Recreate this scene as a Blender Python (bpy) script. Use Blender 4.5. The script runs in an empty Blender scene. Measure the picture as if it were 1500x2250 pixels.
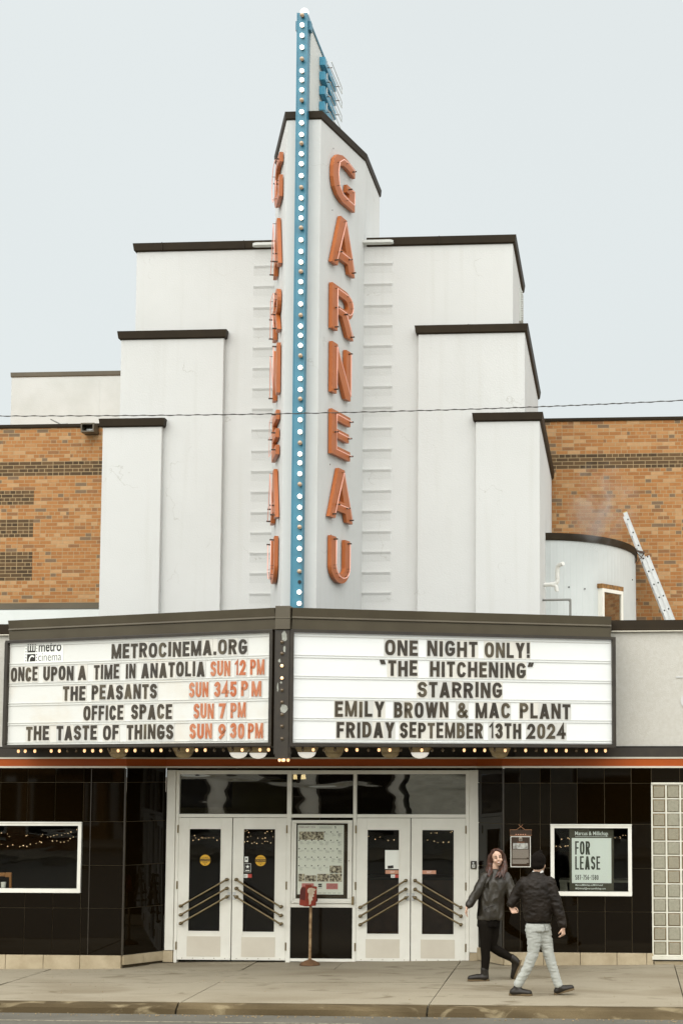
import bpy, bmesh, math, random
from mathutils import Vector, Matrix, noise
random.seed(7)
SC = bpy.context.scene
COL = SC.collection
R_ = math.radians
V = Vector

# ------------------------------------------------------------------ camera
CAM = V((4.25538, -22.7, 2.79414))
FPX, PPX, PPY = 3500., 1095., 1384.          # focal length and principal point in photo pixels
YAW, PIT = math.atan(245/3500.), math.atan(306/3500.)
cd = bpy.data.cameras.new('camera'); cam = bpy.data.objects.new('camera', cd); COL.objects.link(cam)
cam.location = CAM
cam.rotation_euler = (math.pi/2 + PIT, 0, YAW)
cd.sensor_fit = 'VERTICAL'; cd.sensor_height = 36; cd.lens = FPX/2250*36
cd.shift_x = (750-PPX)/2250; cd.shift_y = (PPY-1125)/2250
cd.clip_start = .1; cd.clip_end = 3000
SC.camera = cam

# ------------------------------------------------------------------ sky, sun, exposure
SUN_EL, SUN_AZ = R_(31), R_(-10)     # overcast: a broad soft sun, behind the camera and to its left
wd = bpy.data.worlds.new('World'); SC.world = wd; wd.use_nodes = True
nt = wd.node_tree; nt.nodes.clear()
out = nt.nodes.new('ShaderNodeOutputWorld'); bg = nt.nodes.new('ShaderNodeBackground')
sky = nt.nodes.new('ShaderNodeTexSky'); sky.sky_type = 'NISHITA'; sky.sun_disc = False
sky.sun_elevation = SUN_EL; sky.sun_rotation = R_(180) - SUN_AZ
sky.dust_density = 6; sky.air_density = 1.0; sky.ozone_density = 1.5
tc = nt.nodes.new('ShaderNodeTexCoord'); sep = nt.nodes.new('ShaderNodeSeparateXYZ')
nt.links.new(tc.outputs['Generated'], sep.inputs[0])
rmp = nt.nodes.new('ShaderNodeValToRGB')           # cloud layer: brighter overhead than at the horizon
rmp.color_ramp.elements[0].position = 0.0; rmp.color_ramp.elements[0].color = (8.5, 9.05, 8.95, 1)
rmp.color_ramp.elements[1].position = 1.0; rmp.color_ramp.elements[1].color = (16.5, 16.5, 16.3, 1)
e = rmp.color_ramp.elements.new(.47); e.color = (8.5, 9.0, 8.95, 1)
e = rmp.color_ramp.elements.new(.62); e.color = (15, 15, 14.9, 1)
nt.links.new(sep.outputs['Z'], rmp.inputs[0])
nz = nt.nodes.new('ShaderNodeTexNoise'); nz.inputs['Scale'].default_value = 2.2; nz.inputs['Detail'].default_value = 3
nt.links.new(tc.outputs['Generated'], nz.inputs['Vector'])
mm = nt.nodes.new('ShaderNodeMapRange'); mm.inputs['To Min'].default_value = .95; mm.inputs['To Max'].default_value = 1.05
nt.links.new(nz.outputs['Fac'], mm.inputs['Value'])
sc_ = nt.nodes.new('ShaderNodeVectorMath'); sc_.operation = 'SCALE'
# thin bright cloud in front of the sun, behind the camera
sv = nt.nodes.new('ShaderNodeVectorMath'); sv.operation = 'DOT_PRODUCT'; nt.links.new(tc.outputs['Generated'], sv.inputs[0])
sv.inputs[1].default_value = (math.sin(SUN_AZ)*math.cos(SUN_EL), -math.cos(SUN_AZ)*math.cos(SUN_EL), math.sin(SUN_EL))
gl_ = nt.nodes.new('ShaderNodeMapRange'); gl_.interpolation_type = 'SMOOTHSTEP'; gl_.inputs['From Min'].default_value = -.5; gl_.inputs['From Max'].default_value = 1; gl_.inputs['To Min'].default_value = 1; gl_.inputs['To Max'].default_value = 2.5
nt.links.new(sv.outputs['Value'], gl_.inputs['Value'])
gs = nt.nodes.new('ShaderNodeVectorMath'); gs.operation = 'SCALE'; nt.links.new(rmp.outputs[0], gs.inputs[0]); nt.links.new(gl_.outputs[0], gs.inputs['Scale'])
nt.links.new(gs.outputs[0], sc_.inputs[0]); nt.links.new(mm.outputs[0], sc_.inputs['Scale'])
mix = nt.nodes.new('ShaderNodeMix'); mix.data_type = 'RGBA'; mix.inputs['Factor'].default_value = .88
nt.links.new(sky.outputs[0], mix.inputs[6]); nt.links.new(sc_.outputs[0], mix.inputs[7])
nt.links.new(mix.outputs[2], bg.inputs['Color']); bg.inputs['Strength'].default_value = .1
nt.links.new(bg.outputs[0], out.inputs['Surface'])
sl = bpy.data.lights.new('sun', 'SUN'); sl.energy = .6; sl.angle = R_(50); sl.color = (1, .95, .87)
so = bpy.data.objects.new('sun', sl); COL.objects.link(so)
sd = V((math.sin(SUN_AZ)*math.cos(SUN_EL), -math.cos(SUN_AZ)*math.cos(SUN_EL), math.sin(SUN_EL)))
so.rotation_euler = sd.to_track_quat('Z', 'Y').to_euler(); so.location = (0, -10, 40)
SC.view_settings.view_transform = 'Standard'; SC.view_settings.look = 'None'
SC.view_settings.exposure = 0; SC.view_settings.gamma = 1

# ------------------------------------------------------------------ helpers
_F = V((-math.sin(YAW)*math.cos(PIT), math.cos(YAW)*math.cos(PIT), math.sin(PIT)))
_R = V((math.cos(YAW), math.sin(YAW), 0)); _U = _R.cross(_F)
def ray(u, v): return _F + (u-PPX)/FPX*_R - (v-PPY)/FPX*_U
def at(u, v, Y):
    d = ray(u, v); return CAM + d*((Y-CAM.y)/d.y)
def AX(u, v, Y): return at(u, v, Y).x
def AZ(u, v, Y): return at(u, v, Y).z
def hit(u, v, P, N):
    d = ray(u, v); return CAM + d*((V(P)-CAM).dot(N)/d.dot(N))

def mat(name, col, col2=None, nscale=3., rough=.6, metal=0., bump=0., bscale=40., spec=.5, emit=None, estr=0., detail=4., lo=.35, hi=.65, coat=0., stretch=None):
    m = bpy.data.materials.new(name); m.use_nodes = True
    t = m.node_tree; b = t.nodes['Principled BSDF']
    b.inputs['Base Color'].default_value = (*col, 1)
    b.inputs['Roughness'].default_value = rough; b.inputs['Metallic'].default_value = metal
    b.inputs['Specular IOR Level'].default_value = spec
    if coat: b.inputs['Coat Weight'].default_value = coat; b.inputs['Coat Roughness'].default_value = .08
    pos = t.nodes.new('ShaderNodeNewGeometry').outputs['Position']
    if stretch:
        mp = t.nodes.new('ShaderNodeMapping'); mp.inputs['Scale'].default_value = stretch
        t.links.new(pos, mp.inputs['Vector']); pos = mp.outputs[0]
    if col2 is not None:
        n = t.nodes.new('ShaderNodeTexNoise'); n.inputs['Scale'].default_value = nscale; n.inputs['Detail'].default_value = detail
        n.inputs['Roughness'].default_value = .6
        t.links.new(pos, n.inputs['Vector'])
        r = t.nodes.new('ShaderNodeMapRange'); r.inputs['From Min'].default_value = lo; r.inputs['From Max'].default_value = hi
        t.links.new(n.outputs['Fac'], r.inputs['Value'])
        x = t.nodes.new('ShaderNodeMix'); x.data_type = 'RGBA'
        x.inputs[6].default_value = (*col, 1); x.inputs[7].default_value = (*col2, 1)
        t.links.new(r.outputs[0], x.inputs['Factor']); t.links.new(x.outputs[2], b.inputs['Base Color'])
    if bump:
        n = t.nodes.new('ShaderNodeTexNoise'); n.inputs['Scale'].default_value = bscale; n.inputs['Detail'].default_value = 5
        t.links.new(pos, n.inputs['Vector'])
        q = t.nodes.new('ShaderNodeBump'); q.inputs['Strength'].default_value = bump; q.inputs['Distance'].default_value = .01
        t.links.new(n.outputs['Fac'], q.inputs['Height']); t.links.new(q.outputs[0], b.inputs['Normal'])
    if emit is not None:
        b.inputs['Emission Color'].default_value = (*emit, 1); b.inputs['Emission Strength'].default_value = estr
    return m

def glass_mat(name, tint=(.8, .82, .75), wav=0., wscale=1.5, rough=.0, ior=1.5, stretch=(1, 1, 3)):
    m = bpy.data.materials.new(name); m.use_nodes = True; t = m.node_tree; t.nodes.clear()
    o = t.nodes.new('ShaderNodeOutputMaterial'); tr = t.nodes.new('ShaderNodeBsdfTransparent'); gl = t.nodes.new('ShaderNodeBsdfGlossy')
    tr.inputs[0].default_value = (*tint, 1); gl.inputs['Roughness'].default_value = rough
    fr = t.nodes.new('ShaderNodeFresnel'); fr.inputs['IOR'].default_value = ior
    mx = t.nodes.new('ShaderNodeMixShader')
    t.links.new(fr.outputs[0], mx.inputs[0]); t.links.new(tr.outputs[0], mx.inputs[1]); t.links.new(gl.outputs[0], mx.inputs[2])
    t.links.new(mx.outputs[0], o.inputs[0])
    if wav:
        g = t.nodes.new('ShaderNodeNewGeometry'); mp = t.nodes.new('ShaderNodeMapping'); mp.inputs['Scale'].default_value = stretch
        n = t.nodes.new('ShaderNodeTexNoise'); n.inputs['Scale'].default_value = wscale; n.inputs['Detail'].default_value = 1.5
        q = t.nodes.new('ShaderNodeBump'); q.inputs['Strength'].default_value = 1; q.inputs['Distance'].default_value = wav
        t.links.new(g.outputs['Position'], mp.inputs['Vector']); t.links.new(mp.outputs[0], n.inputs['Vector'])
        t.links.new(n.outputs['Fac'], q.inputs['Height']); t.links.new(q.outputs[0], gl.inputs['Normal'])
    return m

WL = {}                                           # world location of each thing's origin
class MB:
    def __init__(s): s.v = []; s.f = []; s.m = []; s.X = None
    def add(s, vs, fs, mi=0):
        o = len(s.v)
        s.v += [V(p) if s.X is None else s.X @ V(p) for p in vs]
        for f in fs: s.f.append([i+o for i in f]); s.m.append(mi)
    def box(s, x0, x1, y0, y1, z0, z1, mi=0):
        x0, x1 = sorted((x0, x1)); y0, y1 = sorted((y0, y1)); z0, z1 = sorted((z0, z1))
        s.add([(x0,y0,z0),(x1,y0,z0),(x1,y1,z0),(x0,y1,z0),(x0,y0,z1),(x1,y0,z1),(x1,y1,z1),(x0,y1,z1)],
              [(0,3,2,1),(4,5,6,7),(0,1,5,4),(1,2,6,5),(2,3,7,6),(3,0,4,7)], mi)
    def prism(s, pts, ex, mi=0):                  # planar polygon swept along ex
        n = len(pts); ex = V(ex); a = [V(p) for p in pts]; b = [p+ex for p in a]
        s.add(a+b, [list(range(n))[::-1], list(range(n, 2*n))]+[(i, (i+1) % n, n+(i+1) % n, n+i) for i in range(n)], mi)
    def plan(s, xy, z0, z1, mi=0): s.prism([(x, y, z0) for x, y in xy], (0, 0, z1-z0), mi)
    def beam(s, p, q, w, h, up=(0, 0, 1), mi=0):
        p, q = V(p), V(q); d = (q-p).normalized(); u = V(up); sx = d.cross(u)
        if sx.length < 1e-4: sx = d.cross(V((0, 1, 0)))
        sx.normalize(); u = sx.cross(d)
        s.prism([p+sx*w/2+u*h/2, p-sx*w/2+u*h/2, p-sx*w/2-u*h/2, p+sx*w/2-u*h/2], q-p, mi)
    def tube(s, pts, r, n=10, mi=0, closed=False):
        P = [V(p) for p in pts]; k = len(P); rr = r if isinstance(r, (list, tuple)) else [r]*k
        vs = []; ref = None
        for i in range(k):
            a = P[i-1] if (i or closed) else P[i]; c = P[(i+1) % k] if (i < k-1 or closed) else P[i]
            d = (c-a).normalized()
            if ref is None:
                ref = d.cross(V((0, 0, 1)))
                if ref.length < .1: ref = d.cross(V((0, 1, 0)))
            ref = (ref - d*ref.dot(d)).normalized(); w = d.cross(ref)
            vs += [P[i]+(ref*math.cos(2*math.pi*j/n)+w*math.sin(2*math.pi*j/n))*rr[i] for j in range(n)]
        fs = []
        for i in range(k if closed else k-1):
            a, b = i*n, ((i+1) % k)*n
            fs += [(a+j, a+(j+1) % n, b+(j+1) % n, b+j) for j in range(n)]
        if not closed: fs += [list(range(n))[::-1], list(range((k-1)*n, k*n))]
        s.add(vs, fs, mi)
    def lathe(s, prof, o=(0, 0, 0), ax=(0, 0, 1), n=20, mi=0):
        o = V(o); ax = V(ax).normalized(); a = ax.orthogonal().normalized(); b = ax.cross(a); vs = []; fs = []
        for r, h in prof: vs += [o+ax*h+(a*math.cos(2*math.pi*j/n)+b*math.sin(2*math.pi*j/n))*max(r, 1e-5) for j in range(n)]
        for i in range(len(prof)-1): fs += [(i*n+j, i*n+(j+1) % n, (i+1)*n+(j+1) % n, (i+1)*n+j) for j in range(n)]
        fs += [list(range(n))[::-1], list(range((len(prof)-1)*n, len(prof)*n))]
        s.add(vs, fs, mi)
    def ball(s, c, r, nu=16, nv=10, mi=0, M=None):
        c = V(c); r = (r, r, r) if not isinstance(r, (tuple, list)) else r; vs = []; fs = []
        for i in range(nv+1):
            t = math.pi*i/nv
            for j in range(nu):
                p = 2*math.pi*j/nu; q = V((r[0]*math.sin(t)*math.cos(p), r[1]*math.sin(t)*math.sin(p), r[2]*math.cos(t)))
                vs.append(c+(M @ q if M else q))
        for i in range(nv): fs += [(i*nu+j, (i+1)*nu+j, (i+1)*nu+(j+1) % nu, i*nu+(j+1) % nu) for j in range(nu)]
        s.add(vs, fs, mi)
    def limb(s, pts, rad, n=12, fl=1.):            # chain of round cones for later voxel union
        for i in range(len(pts)-1):
            p, q = V(pts[i]), V(pts[i+1]); a, b = rad[i], rad[i+1]
            s.ball(p, a, 12, 8); s.ball(q, b, 12, 8); s.tube([p, q], [a, b], n)
    def frame(s, x0, x1, z0, z1, y0, y1, w, mi=0, wt=None, wb=None):   # picture-frame in an xz plane
        wt = w if wt is None else wt; wb = w if wb is None else wb
        s.box(x0, x1, y0, y1, z1-wt, z1, mi); s.box(x0, x1, y0, y1, z0, z0+wb, mi)
        s.box(x0, x0+w, y0, y1, z0+wb, z1-wt, mi); s.box(x1-w, x1, y0, y1, z0+wb, z1-wt, mi)
    def build(s, name, m, parent=None, bevel=0., smooth=False, loc=None):
        o = V((0, 0, 0))
        if parent is not None: o = WL[parent.name]
        elif loc is not None: o = V(loc)
        me = bpy.data.meshes.new(name); me.from_pydata([p-o for p in s.v], [], s.f)
        for x in (m if isinstance(m, (list, tuple)) else [m]): me.materials.append(x)
        me.polygons.foreach_set('material_index', s.m)
        bm = bmesh.new(); bm.from_mesh(me)
        bmesh.ops.remove_doubles(bm, verts=bm.verts, dist=1e-6)
        bmesh.ops.recalc_face_normals(bm, faces=bm.faces); bm.to_mesh(me); bm.free()
        if smooth: me.polygons.foreach_set('use_smooth', [True]*len(me.polygons))
        ob = bpy.data.objects.new(name, me); COL.objects.link(ob)
        if parent is not None: ob.parent = parent
        else: ob.location = o
        WL[ob.name] = o
        if bevel:
            md = ob.modifiers.new('bevel', 'BEVEL'); md.width = bevel; md.segments = 2; md.limit_method = 'ANGLE'; md.angle_limit = R_(40)
        if smooth == 'auto':
            md = ob.modifiers.new('split', 'EDGE_SPLIT'); md.split_angle = R_(40)
        return ob

def tag(o, label=None, cat=None, group=None, kind=None):
    if label: o['label'] = label
    if cat: o['category'] = cat
    if group: o['group'] = group
    if kind: o['kind'] = kind
    return o
def thing(name, loc, label, cat, group=None):
    o = bpy.data.objects.new(name, None); COL.objects.link(o); o.location = loc; o.empty_display_size = .2
    WL[o.name] = V(loc); return tag(o, label, cat, group)
def inst(src, name, pos, parent):                  # a copy of a part at a world position
    c = src.copy(); c.name = name; COL.objects.link(c); c.parent = parent
    c.location = V(pos)-WL[parent.name]; WL[c.name] = V(pos); return c
def basis(O, e1, e2):
    e1 = V(e1).normalized(); e2 = V(e2).normalized(); n = e1.cross(e2)
    return Matrix(((e1.x, e2.x, n.x, O[0]), (e1.y, e2.y, n.y, O[1]), (e1.z, e2.z, n.z, O[2]), (0, 0, 0, 1)))
FRONT = lambda x, y, z: basis((x, y, z), (1, 0, 0), (0, 0, 1))     # local x right, y up, z towards the street

def _curve_mesh(cu):
    ob = bpy.data.objects.new('tmp', cu); COL.objects.link(ob)
    dg = bpy.context.evaluated_depsgraph_get(); me = bpy.data.meshes.new_from_object(ob.evaluated_get(dg))
    vs = [v.co.copy() for v in me.vertices]; fs = [list(p.vertices) for p in me.polygons]
    bpy.data.objects.remove(ob); bpy.data.curves.remove(cu); bpy.data.meshes.remove(me)
    return vs, fs
def text(mb, s, x, y, w, h, z=.001, mi=0, bold=0., ext=0.):        # built-in font fitted to a w x h box at (x, y)
    cu = bpy.data.curves.new('t', 'FONT'); cu.body = s; cu.size = 1; cu.offset = bold; cu.extrude = ext; cu.resolution_u = 3
    vs, fs = _curve_mesh(cu)
    if not vs: return
    x0 = min(p.x for p in vs); x1 = max(p.x for p in vs); y0 = min(p.y for p in vs); y1 = max(p.y for p in vs)
    mb.add([(x+(p.x-x0)/(x1-x0)*w, y+(p.y-y0)/(y1-y0)*h, z+p.z) for p in vs], fs, mi)
def outline(loops, ext):
    cu = bpy.data.curves.new('o', 'CURVE'); cu.dimensions = '2D'; cu.fill_mode = 'BOTH'; cu.extrude = ext
    for L in loops:
        sp = cu.splines.new('POLY'); sp.points.add(len(L)-1); sp.use_cyclic_u = True
        for p, c in zip(sp.points, L): p.co = (c[0], c[1], 0, 1)
    return _curve_mesh(cu)

# stroke lettering: condensed capitals drawn as mitred strokes
def ell(cx, cy, rx, ry, a0, a1, n=14, ex=2.0):
    o = []
    for i in range(n+1):
        a = R_(a0+(a1-a0)*i/n); c, s = math.cos(a), math.sin(a)
        o.append((cx+rx*math.copysign(abs(c)**(2/ex), c), cy+ry*math.copysign(abs(s)**(2/ex), s)))
    return o
_O = ell(.5, .5, .5, .5, 0, 360, 28, 2.7)[:-1]
GL = {  # width, items: p = open polyline, c = closed, d = straight diagonal with level ends
 'A': (.60, [('d', 0, 0, .5, 1), ('d', 1, 0, .5, 1), ('p', [(.22, .2), (.78, .2)])]),
 'B': (.54, [('c', [(0, 0), (0, 1), (.5, 1)]+ell(.5, .76, .44, .24, 80, -80, 8)+[(.35, .52)]+ell(.5, .26, .5, .26, 80, -80, 8)+[(.4, 0)]), ('p', [(.1, .52), (.5, .52)])]),
 'C': (.54, [('p', ell(.5, .5, .5, .5, 38, 322, 22, 2.6))]),
 'D': (.55, [('c', [(0, 0), (0, 1), (.4, 1)]+ell(.4, .5, .6, .5, 80, -80, 14, 2.4)+[(.4, 0)])]),
 'E': (.46, [('p', [(1, 1), (0, 1), (0, 0), (1, 0)]), ('p', [(.1, .52), (.85, .52)])]),
 'F': (.45, [('p', [(1, 1), (0, 1), (0, 0)]), ('p', [(.1, .5), (.85, .5)])]),
 'G': (.56, [('p', ell(.5, .5, .5, .5, 40, 320, 22, 2.6)+[(1, .2), (1, .44), (.6, .44)])]),
 'H': (.56, [('p', [(0, 0), (0, 1)]), ('p', [(1, 0), (1, 1)]), ('p', [(.1, .52), (.9, .52)])]),
 'I': (.2, [('p', [(.5, 0), (.5, 1)])]),
 'L': (.44, [('p', [(0, 1), (0, 0), (1, 0)])]),
 'M': (.68, [('p', [(0, 0), (0, 1)]), ('p', [(1, 0), (1, 1)]), ('d', .5, 0, .02, 1), ('d', .5, 0, .98, 1)]),
 'N': (.56, [('p', [(0, 0), (0, 1)]), ('p', [(1, 0), (1, 1)]), ('d', .97, 0, .03, 1)]),
 'O': (.58, [('c', _O)]),
 'P': (.52, [('p', [(0, 0), (0, 1), (.5, 1)]+ell(.5, .74, .5, .26, 80, -80, 8)+[(.1, .48)])]),
 'R': (.55, [('p', [(0, 0), (0, 1), (.5, 1)]+ell(.5, .75, .48, .25, 80, -80, 8)+[(.1, .5)]), ('d', 1, 0, .5, .5)]),
 'S': (.52, [('p', ell(.5, .76, .5, .24, 25, 260, 12)+ell(.5, .26, .5, .26, 80, -155, 12))]),
 'T': (.48, [('p', [(0, 1), (1, 1)]), ('p', [(.5, 0), (.5, .95)])]),
 'U': (.55, [('p', [(0, 1)]+ell(.5, .3, .5, .3, 180, 360, 12)+[(1, 1)])]),
 'W': (.82, [('d', .26, 0, 0, 1), ('d', .26, 0, .5, 1), ('d', .74, 0, .5, 1), ('d', .74, 0, 1, 1)]),
 'Y': (.58, [('p', [(.5, 0), (.5, .45)]), ('d', .5, .42, 0, 1), ('d', .5, .42, 1, 1)]),
 '0': (.52, [('c', _O)]),
 '1': (.3, [('p', [(.9, 0), (.9, 1), (0, .78)])]),
 '2': (.52, [('p', ell(.5, .7, .5, .3, 165, -30, 12)+[(0, 0), (1, 0)])]),
 '3': (.52, [('p', ell(.48, .76, .46, .24, 155, -75, 10)), ('p', ell(.48, .27, .5, .27, 75, -155, 10))]),
 '4': (.56, [('p', [(.75, 0), (.75, 1), (0, .28), (1, .28)])]),
 '5': (.52, [('p', [(.95, 1), (.1, 1), (.05, .56)]+ell(.48, .31, .52, .31, 120, -150, 12))]),
 '6': (.52, [('p', [(.85, 1), (.3, .75)]+ell(.5, .3, .5, .3, 160, 500, 16))]),
 '7': (.48, [('p', [(0, 1), (1, 1), (.35, 0)])]),
 '8': (.52, [('c', ell(.5, .76, .45, .24, 0, 360, 16)[:-1]), ('c', ell(.5, .26, .5, .26, 0, 360, 16)[:-1])]),
 '9': (.52, [('p', [(.2, 0), (.7, .25)]+ell(.5, .7, .5, .3, -20, 330, 16))]),
 '.': (.2, [('p', [(.5, 0), (.5, .02)])]),
 '!': (.2, [('p', [(.5, .34), (.5, 1)]), ('p', [(.5, 0), (.5, .02)])]),
 '-': (.36, [('p', [(0, .45), (1, .45)])]),
 '&': (.66, [('p', [(1, 0), (.18, .72)]+ell(.42, .8, .25, .2, 190, -40, 10)+[(.1, .36)]+ell(.4, .22, .4, .22, 160, 300, 8)+[(.95, .42)])]),
 "“": (.36, [('d', .34, .72, .0, 1), ('d', .9, .72, .55, 1)]),
 "”": (.36, [('d', .1, .72, .4, 1), ('d', .66, .72, 1.0, 1)]),
}
def stroke(mb, P, t, d, z, closed=False, mi=0, cap=True):
    P = [V((p[0], p[1])) for p in P]; n = len(P)
    if not closed and cap:
        P[0] = P[0]+(P[0]-P[1]).normalized()*t/2; P[-1] = P[-1]+(P[-1]-P[-2]).normalized()*t/2
    Lf, Rt = [], []
    for i in range(n):
        a = P[i-1] if (i or closed) else None; c = P[(i+1) % n] if (i < n-1 or closed) else None
        d1 = (P[i]-a).normalized() if a is not None else (c-P[i]).normalized()
        d2 = (c-P[i]).normalized() if c is not None else d1
        m = d1+d2
        if m.length < .2: m = d1
        m.normalize(); nn = V((-m.y, m.x)); k = max(.45, nn.dot(V((-d1.y, d1.x))))
        Lf.append(P[i]+nn*(t/2/k)); Rt.append(P[i]-nn*(t/2/k))
    vs = [(p.x, p.y, z+d) for p in Lf]+[(p.x, p.y, z+d) for p in Rt]+[(p.x, p.y, z) for p in Lf]+[(p.x, p.y, z) for p in Rt]
    fs = []
    for i in range(n if closed else n-1):
        j = (i+1) % n
        fs += [(i, n+i, n+j, j), (2*n+i, i, j, 2*n+j), (n+i, 3*n+i, 3*n+j, n+j)]
    if not closed: fs += [(0, 2*n, 3*n, n), (n-1, 2*n-1, 4*n-1, 3*n-1)]
    mb.add(vs, fs, mi)
def glyph(mb, ch, x, y, w, h, t, d=.004, z=.002, mi=0):             # one capital in the box (x, y, w, h) with stroke t
    for i, it in enumerate(GL[ch][1]):
        zz = z+i*.0008
        if it[0] == 'd':
            _, x0, y0, x1, y1 = it; hw = t*.56
            X0, X1 = x+hw+x0*(w-2*hw), x+hw+x1*(w-2*hw); Y0, Y1 = y+y0*h, y+y1*h
            mb.prism([(X0-hw, Y0, zz), (X0+hw, Y0, zz), (X1+hw, Y1, zz), (X1-hw, Y1, zz)], (0, 0, d), mi)
        else:
            q = [(x+t/2+a*(w-t), y+t/2+b*(h-t)) for a, b in it[1]]
            stroke(mb, q, t, d, zz, it[0] == 'c', mi)
def words(s, x0, x1, gap=.12):                                       # letter boxes of a word spread over x0..x1
    tot = sum(GL[c][0] for c in s)+gap*(len(s)-1); k = (x1-x0)/tot; x = x0; o = []
    for c in s: o.append((c, x, GL[c][0]*k)); x += (GL[c][0]+gap)*k
    return o
# ------------------------------------------------------------------ materials
M = {}
def stucco(name, a, c, d):
    m = mat(name, a, c, .7, .85, bump=.3, bscale=55, lo=.3, hi=.75); t = m.node_tree; b = t.nodes['Principled BSDF']; src = b.inputs['Base Color'].links[0].from_socket
    g = t.nodes.new('ShaderNodeNewGeometry'); mp = t.nodes.new('ShaderNodeMapping'); mp.inputs['Scale'].default_value = (5, 5, .28); t.links.new(g.outputs['Position'], mp.inputs['Vector'])
    n = t.nodes.new('ShaderNodeTexNoise'); n.inputs['Scale'].default_value = 1.6; n.inputs['Detail'].default_value = 7; t.links.new(mp.outputs[0], n.inputs['Vector'])
    r = t.nodes.new('ShaderNodeMapRange'); r.inputs['From Min'].default_value = .54; r.inputs['From Max'].default_value = .74; r.inputs['To Max'].default_value = .28; t.links.new(n.outputs['Fac'], r.inputs['Value'])
    x = t.nodes.new('ShaderNodeMix'); x.data_type = 'RGBA'; x.inputs[7].default_value = (*d, 1); t.links.new(r.outputs[0], x.inputs['Factor']); t.links.new(src, x.inputs[6])
    # hairline cracks
    v = t.nodes.new('ShaderNodeTexVoronoi'); v.feature = 'DISTANCE_TO_EDGE'; v.inputs['Scale'].default_value = .55; n2 = t.nodes.new('ShaderNodeTexNoise'); n2.inputs['Scale'].default_value = 2.5; n2.inputs['Detail'].default_value = 5
    t.links.new(g.outputs['Position'], n2.inputs['Vector']); ad = t.nodes.new('ShaderNodeVectorMath'); ad.operation = 'ADD'; t.links.new(g.outputs['Position'], ad.inputs[0]); t.links.new(n2.outputs['Color'], ad.inputs[1]); t.links.new(ad.outputs[0], v.inputs['Vector'])
    k = t.nodes.new('ShaderNodeMapRange'); k.inputs['From Min'].default_value = .0015; k.inputs['From Max'].default_value = .005; k.inputs['To Min'].default_value = .35; k.inputs['To Max'].default_value = 0; t.links.new(v.outputs['Distance'], k.inputs['Value'])
    gt = t.nodes.new('ShaderNodeMath'); gt.operation = 'MULTIPLY'; mk = t.nodes.new('ShaderNodeMapRange'); mk.inputs['From Min'].default_value = .52; mk.inputs['From Max'].default_value = .6; t.links.new(n2.outputs['Fac'], mk.inputs['Value']); t.links.new(k.outputs[0], gt.inputs[0]); t.links.new(mk.outputs[0], gt.inputs[1])
    y = t.nodes.new('ShaderNodeMix'); y.data_type = 'RGBA'; y.inputs[7].default_value = (d[0]*.6, d[1]*.57, d[2]*.5, 1); t.links.new(gt.outputs[0], y.inputs['Factor']); t.links.new(x.outputs[2], y.inputs[6]); t.links.new(y.outputs[2], b.inputs['Base Color'])
    return m
M['stucco'] = stucco('white_stucco', (.575, .578, .557), (.535, .537, .515), (.475, .47, .43))
M['stucco_low'] = mat('speckled_stucco', (.53, .512, .46), (.485, .463, .405), 24, .9, bump=.5, bscale=90)
M['cap'] = mat('brown_cap_metal', (.026, .017, .007), (.019, .012, .005), 2.2, .6, spec=.2)
M['fascia'] = mat('bronze_sheet_metal', (.088, .073, .045), (.070, .056, .034), 1.6, .42, metal=.2, bump=.12, bscale=2.2)
M['frame'] = mat('dark_bronze_frame', (.018, .012, .006), (.028, .020, .010), 7, .45)
M['soffit'] = mat('dark_soffit', (.012, .008, .004), None, rough=.7)
M['red'] = mat('orange_red_enamel', (.37, .072, .005), (.32, .060, .005), 1.1, .5, spec=.25)
M['trim'] = mat('pale_metal_trim', (.62, .58, .48), None, rough=.35, metal=.35)
M['tile'] = mat('black_glass_tile', (.0045, .0024, .0005), None, rough=.03, spec=.26)
M['grout'] = mat('grout', (.10, .075, .04), None, rough=.8)
M['stone'] = mat('base_limestone', (.43, .355, .235), (.33, .265, .165), 3.5, .85, bump=.4, bscale=30)
M['white'] = mat('white_paint', (.76, .745, .67), (.70, .68, .605), 2.5, .45)
M['kick'] = mat('cream_kick_plate', (.60, .555, .46), (.55, .50, .41), 2, .5)
M['brass'] = mat('aged_brass', (.22, .172, .098), (.16, .12, .062), 12, .32, metal=.85)
M['hinge'] = mat('hinge_metal', (.22, .17, .09), None, rough=.4, metal=.8)
M['glass'] = glass_mat('window_glass', (.975, .98, .96), .0012, 1.2, ior=1.36)
M['wavy'] = glass_mat('transom_glass', (.60, .58, .48), 0.006, 1.0, ior=3.0, stretch=(.6, 1, 3.2))
M['dark_room'] = mat('dark_interior', (.012, .0075, .003), (.022, .014, .006), .8, .8)
M['black'] = mat('black_panel', (.006, .004, .002), None, rough=.12, spec=.35)
M['blue'] = mat('blue_enamel', (.036, .188, .272), (.027, .155, .23), 3, .38)
M['blue2'] = mat('bright_blue_enamel', (.04, .24, .36), None, rough=.35)
M['fin_white'] = mat('white_sheet_metal', (.60, .61, .57), (.55, .56, .52), 2, .5)
M['orange'] = mat('orange_letter_enamel', (.43, .122, .027), (.38, .105, .023), 3, .42)
M['neon'] = mat('pink_neon_tube', (.55, .28, .22), None, rough=.25, emit=(1, .6, .48), estr=.42)
M['neon_white'] = mat('unlit_neon_tube', (.62, .62, .58), None, rough=.2)
M['pin'] = mat('tube_support', (.06, .03, .015), None, rough=.5)
M['bulb_on'] = mat('lit_bulb', (.9, .85, .75), None, rough=.3, emit=(1, .86, .70), estr=2.6)
M['bulb_off'] = mat('dark_bulb', (.42, .30, .19), None, rough=.12, coat=.5)
M['amber_on'] = mat('lit_amber_bulb', (.9, .7, .5), None, rough=.3, emit=(1, .55, .24), estr=1.25)
M['amber_off'] = mat('dead_bulb', (.10, .065, .03), None, rough=.12, coat=.4)
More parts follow.
